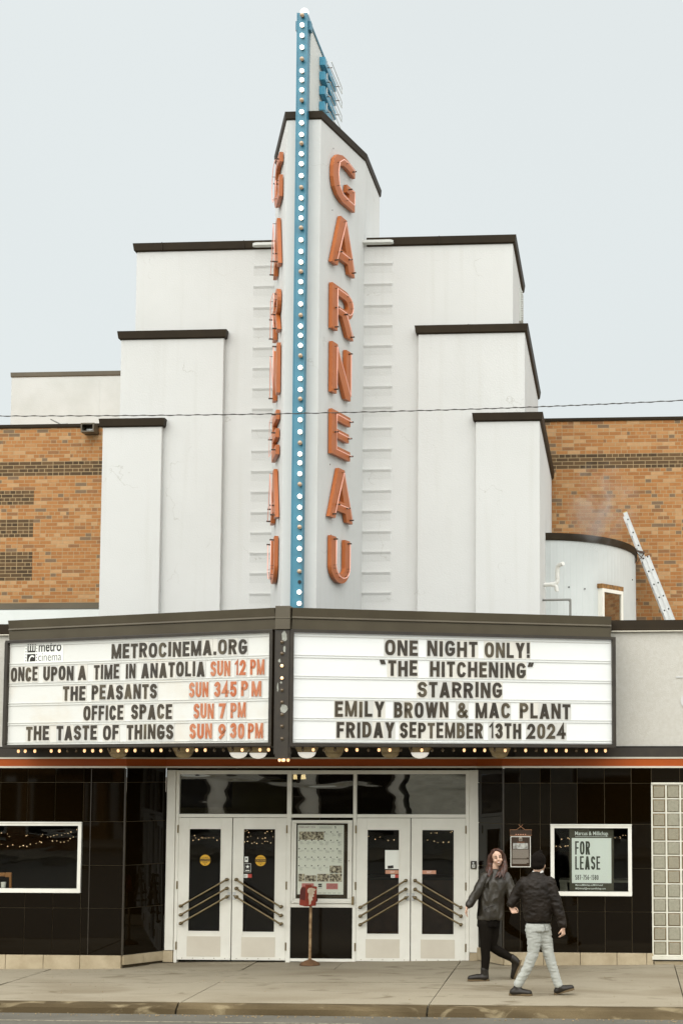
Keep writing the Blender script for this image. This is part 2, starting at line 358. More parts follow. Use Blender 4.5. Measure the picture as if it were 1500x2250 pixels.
M['socket'] = mat('bulb_socket', (.05, .035, .02), None, rough=.5)
M['metalwall'] = mat('pale_metal_cladding', (.545, .57, .555), (.50, .525, .51), 1.2, .5)
M['pvc'] = mat('white_plastic_pipe', (.70, .69, .64), None, rough=.4)
M['greypipe'] = mat('grey_metal_pipe', (.20, .20, .18), None, rough=.5)
M['alu'] = mat('aluminium', (.55, .56, .55), (.48, .49, .48), 5, .4, metal=.35)
M['dark'] = mat('dark_rubber', (.012, .010, .008), None, rough=.7)
M['wood'] = mat('bare_wood', (.33, .16, .04), (.09, .05, .02), 18, .8)
M['mirror'] = mat('reflective_pane', (.28, .25, .20), None, rough=.03, metal=.95)

def brick_mat():
    m = bpy.data.materials.new('orange_brick'); m.use_nodes = True; t = m.node_tree; b = t.nodes['Principled BSDF']; N = t.nodes.new; L = t.links.new
    b.inputs['Roughness'].default_value = .9
    g = N('ShaderNodeNewGeometry'); s = N('ShaderNodeSeparateXYZ'); L(g.outputs['Position'], s.inputs[0])
    c = N('ShaderNodeCombineXYZ'); L(s.outputs['X'], c.inputs[0]); L(s.outputs['Z'], c.inputs[1])
    def ma(op, a, bb=None):
        n = N('ShaderNodeMath'); n.operation = op
        for i, q in enumerate((a, bb)):
            if q is None: continue
            if isinstance(q, (int, float)): n.inputs[i].default_value = q
            else: L(q, n.inputs[i])
        return n.outputs[0]
    H = .0655
    def layer(W):
        k = N('ShaderNodeTexBrick'); k.inputs['Scale'].default_value = 1; k.inputs['Brick Width'].default_value = W; k.inputs['Row Height'].default_value = H
        k.inputs['Mortar Size'].default_value = .0055; k.inputs['Mortar Smooth'].default_value = .15; k.offset = .5
        L(c.outputs[0], k.inputs['Vector'])
        row = ma('FLOOR', ma('DIVIDE', s.outputs['Z'], H))
        off = ma('MULTIPLY', ma('SUBTRACT', 1, ma('FLOORED_MODULO', row, 2)), W*.5)
        col = ma('FLOOR', ma('DIVIDE', ma('ADD', s.outputs['X'], off), W))
        cc = N('ShaderNodeCombineXYZ'); L(col, cc.inputs[0]); L(row, cc.inputs[1])
        w = N('ShaderNodeTexWhiteNoise'); w.noise_dimensions = '2D'; L(cc.outputs[0], w.inputs['Vector'])
        return k.outputs['Fac'], w.outputs['Value'], row
    f1, w1, row = layer(.208); f2, w2, _ = layer(.104)
    # clusters of headers among the stretchers
    cx = N('ShaderNodeCombineXYZ'); L(ma('FLOOR', ma('DIVIDE', s.outputs['X'], .416)), cx.inputs[0]); L(row, cx.inputs[1])
    wr = N('ShaderNodeTexWhiteNoise'); wr.noise_dimensions = '2D'; L(cx.outputs[0], wr.inputs['Vector'])
    hd = ma('GREATER_THAN', wr.outputs['Value'], .66)
    def mx(a, bb):
        n = N('ShaderNodeMix'); L(hd, n.inputs['Factor']); L(a, n.inputs[2]); L(bb, n.inputs[3]); return n.outputs[0]
    fac = mx(f1, f2); wv = mx(w1, w2)
    r = N('ShaderNodeValToRGB'); r.color_ramp.interpolation = 'CONSTANT'; E = r.color_ramp.elements
    cols = [(0, (.30, .125, .036)), (.22, (.345, .152, .046)), (.42, (.37, .185, .068)), (.6, (.32, .135, .038)), (.76, (.41, .235, .105)), (.87, (.225, .105, .04)), (.94, (.165, .105, .058))]
    E[0].color = (*cols[0][1], 1); E[1].position = cols[1][0]; E[1].color = (*cols[1][1], 1)
    for p, q in cols[2:]: x = E.new(p); x.color = (*q, 1)
    L(wv, r.inputs[0])
    r2 = N('ShaderNodeValToRGB'); r2.color_ramp.elements[0].color = (.050, .029, .011, 1); r2.color_ramp.elements[1].color = (.115, .064, .024, 1); L(wv, r2.inputs[0])
    # darker brick courses laid in bands and panels
    def band(z0, z1, x0=-99, x1=99):
        a = ma('MULTIPLY', ma('GREATER_THAN', s.outputs['Z'], round(z0/H)*H), ma('LESS_THAN', s.outputs['Z'], round(z1/H)*H))
        return ma('MULTIPLY', a, ma('MULTIPLY', ma('GREATER_THAN', s.outputs['X'], x0), ma('LESS_THAN', s.outputs['X'], x1)))
    Y = 5.
    xl = AX(74, 1140, Y); tot = None
    for q in (band(AZ(100, 1047, Y), AZ(100, 1013, Y), -99, 0), band(AZ(1350, 1033, Y), AZ(1350, 998, Y), 0, 99),
              band(AZ(40, 1113, Y), AZ(40, 1080, Y), -99, xl), band(AZ(40, 1180, Y), AZ(40, 1145, Y), -99, xl), band(AZ(40, 1275, Y), AZ(40, 1210, Y), -99, xl)):
        tot = q if tot is None else ma('MAXIMUM', tot, q)
    n1 = N('ShaderNodeMix'); n1.data_type = 'RGBA'; L(tot, n1.inputs['Factor']); L(r.outputs[0], n1.inputs[6]); L(r2.outputs[0], n1.inputs[7])
    nz = N('ShaderNodeTexNoise'); nz.inputs['Scale'].default_value = 14; nz.inputs['Detail'].default_value = 6; L(g.outputs['Position'], nz.inputs['Vector'])
    mr = N('ShaderNodeMapRange'); mr.inputs['To Min'].default_value = .78; mr.inputs['To Max'].default_value = 1.2; L(nz.outputs['Fac'], mr.inputs['Value'])
    vs = N('ShaderNodeVectorMath'); vs.operation = 'SCALE'; L(n1.outputs[2], vs.inputs[0]); L(mr.outputs[0], vs.inputs['Scale'])
    n2 = N('ShaderNodeMix'); n2.data_type = 'RGBA'; L(fac, n2.inputs['Factor']); L(vs.outputs[0], n2.inputs[6]); n2.inputs[7].default_value = (.335, .24, .125, 1)
    L(n2.outputs[2], b.inputs['Base Color'])
    bp = N('ShaderNodeBump'); bp.inputs['Strength'].default_value = .5; bp.inputs['Distance'].default_value = .006; L(ma('SUBTRACT', 1, fac), bp.inputs['Height']); L(bp.outputs[0], b.inputs['Normal'])
    return m
M['brick'] = brick_mat()

# ------------------------------------------------------------------ ground, sidewalk, road
KY = -3.72
M['road'] = mat('asphalt', (.108, .099, .075), (.082, .074, .054), 1.6, .85, bump=.6, bscale=140, detail=9)
def concrete(name, cols, sc):
    m = bpy.data.materials.new(name); m.use_nodes = True; t = m.node_tree; b = t.nodes['Principled BSDF']; N = t.nodes.new; L = t.links.new
    b.inputs['Roughness'].default_value = .88; b.inputs['Specular IOR Level'].default_value = .25
    g = N('ShaderNodeNewGeometry').outputs['Position']; mp = N('ShaderNodeMapping'); mp.inputs['Scale'].default_value = (.55, 1.3, 1); L(g, mp.inputs['Vector'])
    def nz(s, d, v=g, dist=0):
        n = N('ShaderNodeTexNoise'); n.inputs['Scale'].default_value = s; n.inputs['Detail'].default_value = d; n.inputs['Distortion'].default_value = dist; L(v, n.inputs['Vector']); return n.outputs['Fac']
    def rng(x, a, c, lo=0, hi=1):
        n = N('ShaderNodeMapRange'); n.inputs['From Min'].default_value = a; n.inputs['From Max'].default_value = c; n.inputs['To Min'].default_value = lo; n.inputs['To Max'].default_value = hi; L(x, n.inputs['Value']); return n.outputs[0]
    def mx(f, a, c):
        n = N('ShaderNodeMix'); n.data_type = 'RGBA'; L(f, n.inputs['Factor'])
        for i, q in ((6, a), (7, c)):
            if isinstance(q, tuple): n.inputs[i].default_value = (*q, 1)
            else: L(q, n.inputs[i])
        return n.outputs[2]
    c = mx(rng(nz(1.1*sc, 9, mp.outputs[0], .6), .47, .68), cols[0], cols[1])
    c = mx(rng(nz(3.1*sc, 8, mp.outputs[0], 1.2), .58, .70, 0, .75), c, cols[2])
    c = mx(rng(nz(160, 2), .56, .70, 0, .55), c, cols[3])
    L(c, b.inputs['Base Color'])
    q = N('ShaderNodeBump'); q.inputs['Strength'].default_value = .5; q.inputs['Distance'].default_value = .01; L(nz(55, 6), q.inputs['Height']); L(q.outputs[0], b.inputs['Normal'])
    return m
M['concrete'] = concrete('sidewalk_concrete', [(.275, .240, .172), (.205, .170, .113), (.135, .106, .062), (.11, .085, .047)], .75)
M['kerb'] = concrete('worn_kerb_concrete', [(.066, .046, .020), (.125, .092, .046), (.25, .20, .115), (.03, .02, .009)], 1.1)
M['joint'] = mat('joint_dirt', (.07, .05, .025), None, rough=.95)
b = MB(); b.box(-600, 600, -600, 600, -.6, -.35); tag(b.build('ground', M['joint']), kind='structure')
b = MB(); b.box(-90, 90, -27.0, KY-.01, -.34, -.112)
b.box(-6, 1.4, -4.32, -4.29, -.1125, -.108, 1)
tag(b.build('road', [M['road'], mat('worn_road_paint', (.30, .27, .19), (.12, .105, .07), 20, .8)]), kind='structure')
def swz(x, y): return .016*max(-9, min(9, x))*max(0, 1-max(0, -y)/3.72)
b = MB(); XS = [-24, -21, -18, -15, -12, -9, -6.0, -3.75, -.92, 2.08, 5.12, 8.1, 11, 14, 17, 20, 23]; YS = [.72, -.36, -1.66, -3.53]
for i in range(len(XS)-1):
    for j in range(len(YS)-1):
        xs = [XS[i]]
        if j == 0 and XS[i] >= -3.8 and XS[i] < 5: xs = [XS[i], XS[i]+1.3]
        for k, x0 in enumerate(xs):
            x1 = xs[k+1] if k+1 < len(xs) else XS[i+1]
            y1, y0 = YS[j], YS[j+1]; g = .007; n = 6; dz = random.uniform(-.006, .006)
            for q in range(n):
                a = x0+g+(x1-x0-2*g)*q/n; c = x0+g+(x1-x0-2*g)*(q+1)/n
                P = [(a, y0+g), (c, y0+g), (c, y1-g), (a, y1-g)]
                b.add([(x, y, -.34) for x, y in P]+[(x, y, swz(x, y)+dz) for x, y in P], [(0, 1, 2, 3), (4, 5, 6, 7), (0, 1, 5, 4), (2, 3, 7, 6)]+([(3, 0, 4, 7)] if q == 0 else [])+([(1, 2, 6, 5)] if q == n-1 else []))
b.box(-30, 30, -3.6, .9, -.35, -.15, 1)
tag(b.build('sidewalk', [M['concrete'], M['joint']]), kind='structure')
# kerb: worn, rounded, chipped at its joints
b = MB()
for i in range(len(XS)-1):
    x0, x1 = XS[i]+.012, XS[i+1]-.012; n = 28; rows = []
    for q in range(n+1):
        x = x0+(x1-x0)*q/n
        ch = max(0, noise.noise(V((x*2.7, 3.1, 0)))-.12)*.09 + (.05*max(0, 1-min(q, n-q)/1.5))
        ramp = .035*max(0, min(1, (x-1.0)/3)); w = noise.noise(V((x*6, 0, 7)))*.006
        rows.append([(x, -3.54, .002), (x, -3.62-.02*ch, .001-ramp*.2), (x, -3.69+ch*.25, -.012-ch*.35-ramp*.55+w), (x, KY-.005+w, -.045-ch*.3-ramp), (x, KY-.03-ramp*.6, -.13)])
    vs = [p for r in rows for p in r]; fs = []
    for q in range(n):
        for j in range(4): a = q*5+j; fs.append((a, a+1, a+6, a+5))
    fs += [[0, 1, 2, 3, 4], [n*5+j for j in range(5)]]
    b.add(vs, fs)
tag(b.build('kerb', M['kerb'], smooth=False), kind='structure')
b = MB(); random.seed(3)
for i in range(420):
    x = random.uniform(-5.5, 7); y = random.choice((random.gauss(-3.86, .05), random.gauss(-3.86, .05), random.uniform(-3.4, -.2)))
    r = random.uniform(.004, .012) * (1 if y < -3.6 else .6); z = -.112 if y < KY else swz(x, y)+.004
    b.ball((x, y, z+r*.4), (r*random.uniform(.8, 1.6), r, r*.7), 5, 4)
tag(b.build('grit', mat('road_grit', (.34, .26, .15), (.16, .11, .05), 90, .9)), kind='stuff')

# ------------------------------------------------------------------ theatre building
bd = thing('theatre_building', (0, .4, 0), 'white stepped theatre with a tall wedge shaped tower and black tiled ground floor', 'theatre')
def capstrip(mb, path, z0, z1, o0=.012, o1=.05, inner=.12, closed=False, mi=0):   # sheet-metal coping that flares outward
    P = [V((p[0], p[1])) for p in path]; n = len(P); rows = []
    for i in range(n):
        d1 = (P[i]-P[i-1]).normalized() if (i or closed) else None; d2 = (P[(i+1) % n]-P[i]).normalized() if (i < n-1 or closed) else None
        d1 = d1 or d2; d2 = d2 or d1
        n1 = V((d1.y, -d1.x)); n2 = V((d2.y, -d2.x)); m = (n1+n2).normalized(); k = max(.4, m.dot(n1))
        def q(o): return P[i]+m*(o/k)
        a, c, e = q(o0), q(o1), q(-inner)
        rows.append([(a.x, a.y, z0), (a.x*.4+c.x*.6, a.y*.4+c.y*.6, z0+.018), (c.x, c.y, z1), (e.x, e.y, z1), (e.x, e.y, z0)])
    vs = [p for r in rows for p in r]; fs = []
    for i in range(n if closed else n-1):
        j = (i+1) % n
        for c in range(5): fs.append((i*5+c, i*5+(c+1) % 5, j*5+(c+1) % 5, j*5+c))
    if not closed: fs += [[0, 1, 2, 3, 4], [(n-1)*5+c for c in range(5)]]
    mb.add(vs, fs, mi)
Y1, Y2, Y3 = .40, .30, .20
Z1 = (AZ(330, 535, Y1)+AZ(1100, 519, Y1))/2; Z2 = (AZ(370, 726, Y2)+AZ(1040, 716, Y2))/2; Z3 = (AZ(288, 917, Y3)+AZ(1112, 911, Y3))/2
H1, H2, H3 = 2.85, 3.03, 3.25
B2i = (-1.51, 1.46); B2i = (AX(488, 1000, Y2), AX(917, 1000, Y2)); B3i = (AX(353, 1100, Y3), AX(1044, 1100, Y3))
b = MB(); b.box(-H1, H1, Y1, Y1+2.5, 3.2, Z1-.03); b.build('upper_wall', M['stucco'], bd, bevel=.008)
for nm, x0, x1, y, dep, z in (('stepped_wall', -H2, B2i[0], Y2, 4.3, Z2), ('stepped_wall', B2i[1], H2, Y2, 4.3, Z2), ('stepped_wall', -H3, B3i[0], Y3, 4.75, Z3), ('stepped_wall', B3i[1], H3, Y3, 4.75, Z3)):
    b = MB(); b.box(x0, x1, y, y+dep, 3.2, z-.03); b.build(nm, M['stucco'], bd, bevel=.008)
CH = .125
def bcap(path, z, h=CH, joints=()):
    mb = MB(); capstrip(mb, path, z-h, z)
    for (x, y, dx, dy) in joints: mb.box(x-.006, x+.006, y-.055, y-.02, z-h+.01, z+.004)
    mb.build('parapet_cap', M['cap'], bd)
bcap([(-H1, Y1+2.5), (-H1, Y1), (-.66, Y1)], Z1, joints=[(-2.45, Y1, 0, 0), (-1.2, Y1, 0, 0)])
bcap([(.66, Y1), (H1, Y1), (H1, Y1+2.5)], Z1, joints=[(1.75, Y1, 0, 0)])
bcap([(-H2, Y2+4.3), (-H2, Y2), (B2i[0], Y2), (B2i[0], Y1-.01)], Z2); bcap([(B2i[1], Y1-.01), (B2i[1], Y2), (H2, Y2), (H2, Y2+4.3)], Z2, joints=[(2.2, Y2, 0, 0)])
bcap([(-H3, Y3+4.75), (-H3, Y3), (B3i[0], Y3), (B3i[0], Y2-.01)], Z3); bcap([(B3i[1], Y2-.01), (B3i[1], Y3), (H3, Y3), (H3, Y3+4.75)], Z3)
b = MB()
for k in range(13): b.box(H1-.02, H1+.05, 2.05, 2.35, AZ(1140, 708-5*k, 2.2), AZ(1140, 708-5*k, 2.2)+.022)
b.box(H1-.01, H1+.03, 2.0, 2.4, AZ(1140, 713, 2.2), AZ(1140, 640, 2.2)); b.build('louvre_vent', M['fin_white'], bd)
# tower: a wedge with a narrow nose, running back over the roof
NX, NY, BX, BXL, BY = .243, -1.2, .625, .735, Y1
ZT = (AZ(690, 246, NY)+AZ(640, 246, NY))/2
plan = [(-BXL, 1.9), (-BXL, BY), (-NX, NY), (NX, NY), (BX, BY), (BX, 1.9)]
b = MB(); b.plan(plan, 3.3, ZT-.03); tower = b.build('tower', M['stucco'], bd, bevel=.006)
b = MB(); capstrip(b, plan, ZT-.115, ZT, .008, .028, closed=True); b.build('tower_cap', M['cap'], tower)
# horizontal speed-line ribs either side of the tower
rv = [572, 617, 664, 709, 753, 798, 843, 888, 934, 981, 1026, 1072, 1117, 1162, 1207, 1252, 1297]
b = MB(); xe = AX(860, 800, Y1-.08)
def rib(mb, sgn, L=xe, p=.026, t=.02, soft=.13):
    r = p*.9; pts = [(BX-.05, 0), (BX-.05, -p)]+[(L-r+r*math.cos(a), -p+r-r*math.sin(a)*1.0) for a in [R_(x) for x in (90, 65, 40, 15, 0)]]+[(L, 0)]
    pts = [(x*sgn, y) for x, y in pts]
    k = len(pts); vs = [(x, Y1+y, t) for x, y in pts]+[(x, Y1+y, t*.35) for x, y in pts]+[(x, Y1+y*.38, -soft*.22) for x, y in pts]+[(x, Y1+max(y*.04, -.002), -soft) for x, y in pts]
    mb.add(vs, [list(range(k)), list(range(3*k, 4*k))[::-1]]+[(a*k+q, a*k+(q+1) % k, (a+1)*k+(q+1) % k, (a+1)*k+q) for a in (0, 1, 2) for q in range(k)])
for sgn, cx in ((1, 830), (-1, 575)):
    src = None
    for v in rv:
        z = AZ(830, v, Y1-.06)-.04; pos = (0, Y1, z)
        if src is None:
            b = MB(); rib(b, sgn); b.v = [p+V((0, 0, z)) for p in b.v]; o = b.build('rib', M['stucco'], bd, bevel=.008)
            me = o.data
            for q in me.vertices: q.co.z -= z
            o.location.z = z-WL[bd.name].z; src = o
        else:
            c = src.copy(); COL.objects.link(c); c.parent = bd; c.location = (0, 0, z-WL[bd.name].z); WL[c.name] = V((0, Y1, z))
    b = MB(); rib(b, sgn, xe+.02, .09, .06, .008); z = Z1-.105; b.v = [p+V((0, 0, z)) for p in b.v]; b.build('rib', M['fin_white'], bd, bevel=.008)

# low street walls either side, red band, roof
ZL = AZ(1420, 1384, 0)
for s in (-1, 1):
    b = MB(); b.box(s*2.9, s*16, .02, .3, 2.9, ZL); b.build('street_wall', M['stucco_low'], bd)
    b = MB(); p = [(2.9, .02), (16, .02)] if s > 0 else [(-16, .02), (-2.9, .02)]
    capstrip(b, p, ZL-.01, ZL+.14, .025, .03, .3); b.box(s*2.9, s*16, -.03, .0, ZL-.025, ZL-.012, 1); b.build('parapet_cap', [M['cap'], M['trim']], bd)
    b = MB(); b.box(s*2.9, s*16, -.035, .015, AZ(1420, 1663, 0), AZ(1420, 1643.5, 0)); b.build('painted_shadow_strip', M['frame'], bd)  # dark strip painted in for the shadow between stucco and red band
b = MB(); b.box(-16, 16, .3, 5.2, 4.2, 4.45); b.build('flat_roof', M['stucco_low'], bd)
# ghost of removed lettering on the right wall
b = MB(); xg = AX(1484, 1487, .01)
b.box(xg, xg+.22, .008, .03, AZ(1490, 1489, 0), AZ(1490, 1486, 0)); b.lathe([(.0, 0), (.1, 0), (.1, .012), (0, .012)], (xg+.16, .02, AZ(1490, 1540, 0)), (0, -1, 0), 20)
b.build('letter_ghost', M['stucco'], bd)
ZB0, ZB1 = 2.825, 2.955
RX, RB, RY = 2.731, 2.32, .60
path = [(-16, 0), (-RX, 0), (-RB, RY), (RB, RY), (RX, 0), (16, 0)]
b = MB(); capstrip(b, path, ZB0+.01, ZB1-.01, .02, .02, .06); b.build('red_band', M['red'], bd)
b = MB(); capstrip(b, path, ZB1-.012, ZB1+.012, .03, .03, .05); capstrip(b, path, ZB0-.014, ZB0+.012, .032, .032, .05); b.build('band_trim', M['trim'], bd)
b = MB(); capstrip(b, path, ZB1+.01, 3.12, 0, 0, .06); b.build('band_backing', M['soffit'], bd)

# black glass tiles
def subtract(rs, h):
    o = []
    for (a, c, d, e) in rs:
        if h[0] >= c or h[1] <= a or h[2] >= e or h[3] <= d: o.append((a, c, d, e)); continue
        if h[0] > a: o.append((a, h[0], d, e))
        if h[1] < c: o.append((h[1], c, d, e))
        x0, x1 = max(a, h[0]), min(c, h[1])
        if h[2] > d: o.append((x0, x1, d, h[2]))
        if h[3] < e: o.append((x0, x1, h[3], e))
    return o
def tiles(P0, P1, us, zs, holes=(), rnd=random.Random(5)):
    P0, P1 = V(P0), V(P1); d = (P1-P0); d.z = 0; d.normalize(); n = V((d.y, -d.x, 0)); mb = MB()
    for i in range(len(us)-1):
        for j in range(len(zs)-1):
            rs = [(us[i], us[i+1], zs[j], zs[j+1])]
            for h in holes: rs = subtract(rs, h)
            for (a, c, e, f) in rs:
                if c-a < .02 or f-e < .02: continue
                g = .0045; tx, tz = rnd.uniform(-.0022, .0022), rnd.uniform(-.0022, .0022); vs = []
                for dep in (0, .012):
                    for (u, z) in ((a+g, e+g), (c-g, e+g), (c-g, f-g), (a+g, f-g)):
                        o = dep+(.002+tx*(u-(a+c)/2)/(c-a)*2+tz*(z-(e+f)/2)/(f-e)*2 if dep else -.004)
                        p = P0+d*u+n*o; vs.append((p.x, p.y, z))
                mb.add(vs, [(0, 1, 2, 3), (4, 5, 6, 7), (0, 1, 5, 4), (1, 2, 6, 5), (2, 3, 7, 6), (3, 0, 4, 7)])
                q = [P0+d*a-n*.004, P0+d*c-n*.004]
                mb.add([(q[0].x, q[0].y, e), (q[1].x, q[1].y, e), (q[1].x, q[1].y, f), (q[0].x, q[0].y, f)], [(0, 1, 2, 3)], 1)
    return mb.build('tile_wall', [M['tile'], M['grout']], bd)
X = lambda u: AX(u, 1900, 0)
Zf = lambda v: AZ(700, v, 0)
zl = [AZ(140, v, 0) for v in (2098, 1995, 1901, 1805, 1719)]+[ZB0-.01]
zr = [AZ(1260, v, 0) for v in (2092.5, 2002.7, 1907, 1810.7, 1720.7)]+[ZB0-.01]
WL_ = (X(-120), X(179.5), AZ(90, 1961.5, 0), AZ(90, 1806.5, 0)); WR_ = (X(1209), X(1387), AZ(1300, 1968.6, 0), AZ(1300, 1811.7, 0))
ul = [x+16 for x in [-16]+[X(57.5)-.4*k for k in range(28, 0, -1)]+[X(57.5), X(119), X(181), X(198), -RX-.012]]
tiles((-16, 0, 0), (-RX, 0, 0), ul, zl, [(WL_[0]+16, WL_[1]+16, WL_[2], WL_[3])])
GBX0, GBX1, GBZ0, GBZ1 = X(1432), X(1432)+6.05*.1995, AZ(1440, 2099, 0), AZ(1440, 1724, 0)
ur = [x-RX-.012 for x in [RX+.012, X(1142), X(1186), X(1209), X(1267.7), X(1327.7), X(1386.7), X(1431)]]; ur += [ur[-1]+.4*k for k in range(1, 26)]
tiles((RX+.012, 0, 0), (16, 0, 0), ur, zr, [(WR_[0]-RX-.012, WR_[1]-RX-.012, WR_[2], WR_[3]), (GBX0-RX-.012, GBX1-RX-.012, GBZ0-.06, GBZ1+.01)])
LP = math.hypot(RX-RB, RY)
tiles((-RX, .006, 0), (-RB, RY, 0), [.02, LP], zl); tiles((RB, RY, 0), (RX, .006, 0), [0, LP-.02], zr)
for x, w_ in ((X(198), .006), (-RX, .012), (RX, .012)): b = MB(); b.box(x-w_, x+w_, -.018, .004, (zl if x < 0 else zr)[0], ZB0-.02); b.build('tile_trim', M['frame'], bd)
# limestone base course
b = MB(); j = [-16+.9*k for k in range(12)]+[X(u) for u in (-62, 19.5, 102, 182)]+[-RX-.01]
for a, c in zip(j, j[1:]): b.box(a+.003, c-.003, -.028, .2, -.092 if c < X(183) else -.06, zl[0]-.003)
j = [RX+.01]+[X(u) for u in (1193, 1273, 1353, 1418, 1433)]
for a, c in zip(j, j[1:]): b.box(a+.003, c-.003, -.028, .2, .045, zr[0]-.003)
j = [GBX1+.02]+[GBX1+.9*k for k in range(1, 10)]
for a, c in zip(j, j[1:]): b.box(a+.003, c-.003, -.028, .2, .03, zr[0]-.003)
b.box(X(1433)+.01, GBX1+.02, -.01, .2, -.1, GBZ0-.08)
for s in (-1, 1):
    d = V((RB-RX, RY, 0)).normalized()
    for f0, f1 in ((.0, .49), (.5, 1)):
        p = V((s*(RX+(RB-RX)*f0), RY*f0, 0)); q = V((s*(RX+(RB-RX)*f1), RY*f1, 0)); n = V((-s*RY, (RB-RX)*1., 0)).normalized(); n = V((s*-abs(n.x), -abs(n.y), 0))
        zt = (zl if s < 0 else zr)[0]-.003; zb = .0 if s < 0 else .05
        b.prism([p+n*.028+V((0, 0, zb)), q+n*.028+V((0, 0, zb)), q-n*.05+V((0, 0, zb)), p-n*.05+V((0, 0, zb))], (0, 0, zt-zb))
b.build('base_course', M['stone'], bd, bevel=.006)
b = MB(); b.box(-16, X(183), .0, .2, -.3, -.09); b.box(X(183), -RX+.02, .03, .2, -.3, -.06); b.box(RX, 16, .03, .2, -.3, .05)
for s in (-1, 1): b.plan([(s*RX, .06), (s*RB, RY+.04), (s*RB, RY+.2), (s*RX, .3)], -.3, .06)
b.build('footing', M['joint'], bd)

# shop windows
rw = MB()
for nm, w in (('l', WL_), ('r', WR_)):
    b = MB(); t = .052
    b.frame(w[0], w[1], w[2], w[3], -.035, .05, t, 0, .05, .06); b.box(w[0]-.005, w[1]+.005, -.05, -.036, w[3]-.012, w[3]+.006)
    fr = b.build('shop_window', M['white'], bd, bevel=.004)
    b = MB(); b.box(w[0]+t, w[1]-t, .0, .006, w[2]+.06, w[3]-.05); b.build('pane', M['glass'], fr)
    x0, x1 = w[0]-.6, w[1]+.5 if nm == 'l' else w[1]+.3
    x1 = min(x1, -2.78) if nm == 'l' else x1
    if nm == 'r': x0 = max(x0, 2.80)
    # room: five sides
    z0, z1, y0, y1 = w[2]-.5, w[3]+.35, .06, 2.6
    rw.box(x0, x1, y1, y1+.05, z0, z1); rw.box(x0-.05, x0, y0, y1, z0, z1); rw.box(x1, x1+.05, y0, y1, z0, z1); rw.box(x0, x1, y0, y1, z0-.05, z0); rw.box(x0, x1, y0, y1, z1, z1+.05)
rw.box(-2.28, 2.28, 5.0, 5.05, 0, 3.0); rw.box(-2.33, -2.28, .7, 5, 0, 3.0); rw.box(2.28, 2.33, .7, 5, 0, 3.0); rw.box(-2.28, 2.28, .7, 5, 2.9, 2.95); rw.box(-2.28, 2.28, .72, 5, -.03, .0)
rw.build('interior', M['dark_room'], bd)

# glass block window
b = MB(); n, rws = 6, 12; bw = .1995; bh = (GBZ1-GBZ0)/rws
b.box(GBX0-.02, GBX1, .012, .05, GBZ0, GBZ1)
for i in range(n+1): b.box(GBX0+i*bw-.012, GBX0+i*bw+.012, -.01, .012, GBZ0, GBZ1)
for jz in range(rws+1): b.box(GBX0-.02, GBX1, -.008, .012, GBZ0+jz*bh-.008, GBZ0+jz*bh+.008)
b.box(GBX0-.015, GBX1+.03, -.05, .02, GBZ0-.055, GBZ0-.01); b.box(GBX0-.01, GBX1+.03, -.025, .0, GBZ1+.006, GBZ1+.03)
gbw = b.build('glass_block_window', mat('pale_grout', (.66, .64, .55), (.58, .56, .46), 6, .7), bd)
gm = [mat('glass_block', c, c2, 30, .12, spec=.6, bump=.6, bscale=9, coat=.6) for c, c2 in (((.17, .145, .085), (.27, .24, .165)), ((.21, .19, .13), (.30, .28, .21)), ((.15, .11, .055), (.24, .19, .115)))]
protos = []
for k in range(3):
    b = MB(); w, h = bw-.026, bh-.018; e = .016
    b.add([(-w/2, .004, -h/2), (w/2, .004, -h/2), (w/2, .004, h/2), (-w/2, .004, h/2), (-w/2+e, -.012, -h/2+e), (w/2-e, -.012, -h/2+e), (w/2-e, -.012, h/2-e), (-w/2+e, -.012, h/2-e)],
          [(4, 5, 6, 7), (0, 1, 5, 4), (1, 2, 6, 5), (2, 3, 7, 6), (3, 0, 4, 7)])
    for q in range(11): f = (q+.5)/11; b.box(-w/2+e, w/2-e, -.0145, -.012, -h/2+e+(h-2*e)*f-.0022, -h/2+e+(h-2*e)*f+.0022, 1)
    for q in range(11): f = (q+.5)/11; b.box(-w/2+e+(w-2*e)*f-.0018, -w/2+e+(w-2*e)*f+.0018, -.0142, -.012, -h/2+e, h/2-e, 1)
    protos.append(b)
gr = mat('glass_ridge', (.40, .385, .30), None, rough=.15)
src = {}
for i in range(n):
    for jz in range(rws):
        k = random.randrange(3); pos = V((GBX0+(i+.5)*bw, 0, GBZ0+(jz+.5)*bh))
        if k not in src:
            q = protos[k]; q.v = [p+pos for p in q.v]; o = q.build('glass_block', [gm[k], gr], gbw)
            dl = pos-WL[gbw.name]
            for vv in o.data.vertices: vv.co -= dl
            o.location = dl; src[k] = o
        else: inst(src[k], 'glass_block', pos, gbw)
# ------------------------------------------------------------------ entrance: frames, doors
DY = .60
def DX(u): return AX(u, 1900, DY)
def DZ(v): return AZ(700, v, DY)
for u0, u1 in ((365.7, 384.5), (1031, 1052)):
    b = MB(); b.box(DX(u0), DX(u1), DY-.035, DY+.12, DZ(2090), DZ(1692)); b.build('pilaster', M['white'], bd, bevel=.006)
for u0, u1 in ((362.5, 384), (1031.5, 1053)): b = MB(); b.box(DX(u0), DX(u1), DY-.03, DY+.1, -.02, DZ(2091)); b.build('pilaster_base', M['stone'], bd, bevel=.004)
fz0, fz1, tz0, tz1 = -.03, DZ(1692.5), DZ(1789), DZ(1701)
b = MB()
for u0, u1 in ((385, 392), (629.3, 639), (774.7, 782.3), (1022.3, 1030.5)): b.box(DX(u0), DX(u1), DY-.01, DY+.11, fz0, fz1)
for u0, u1 in ((392, 629.3), (639, 774.7), (782.3, 1022.3)):
    b.box(DX(u0), DX(u1), DY-.006, DY+.1, DZ(1796.5), tz0); b.box(DX(u0), DX(u1), DY-.006, DY+.1, tz1, fz1)
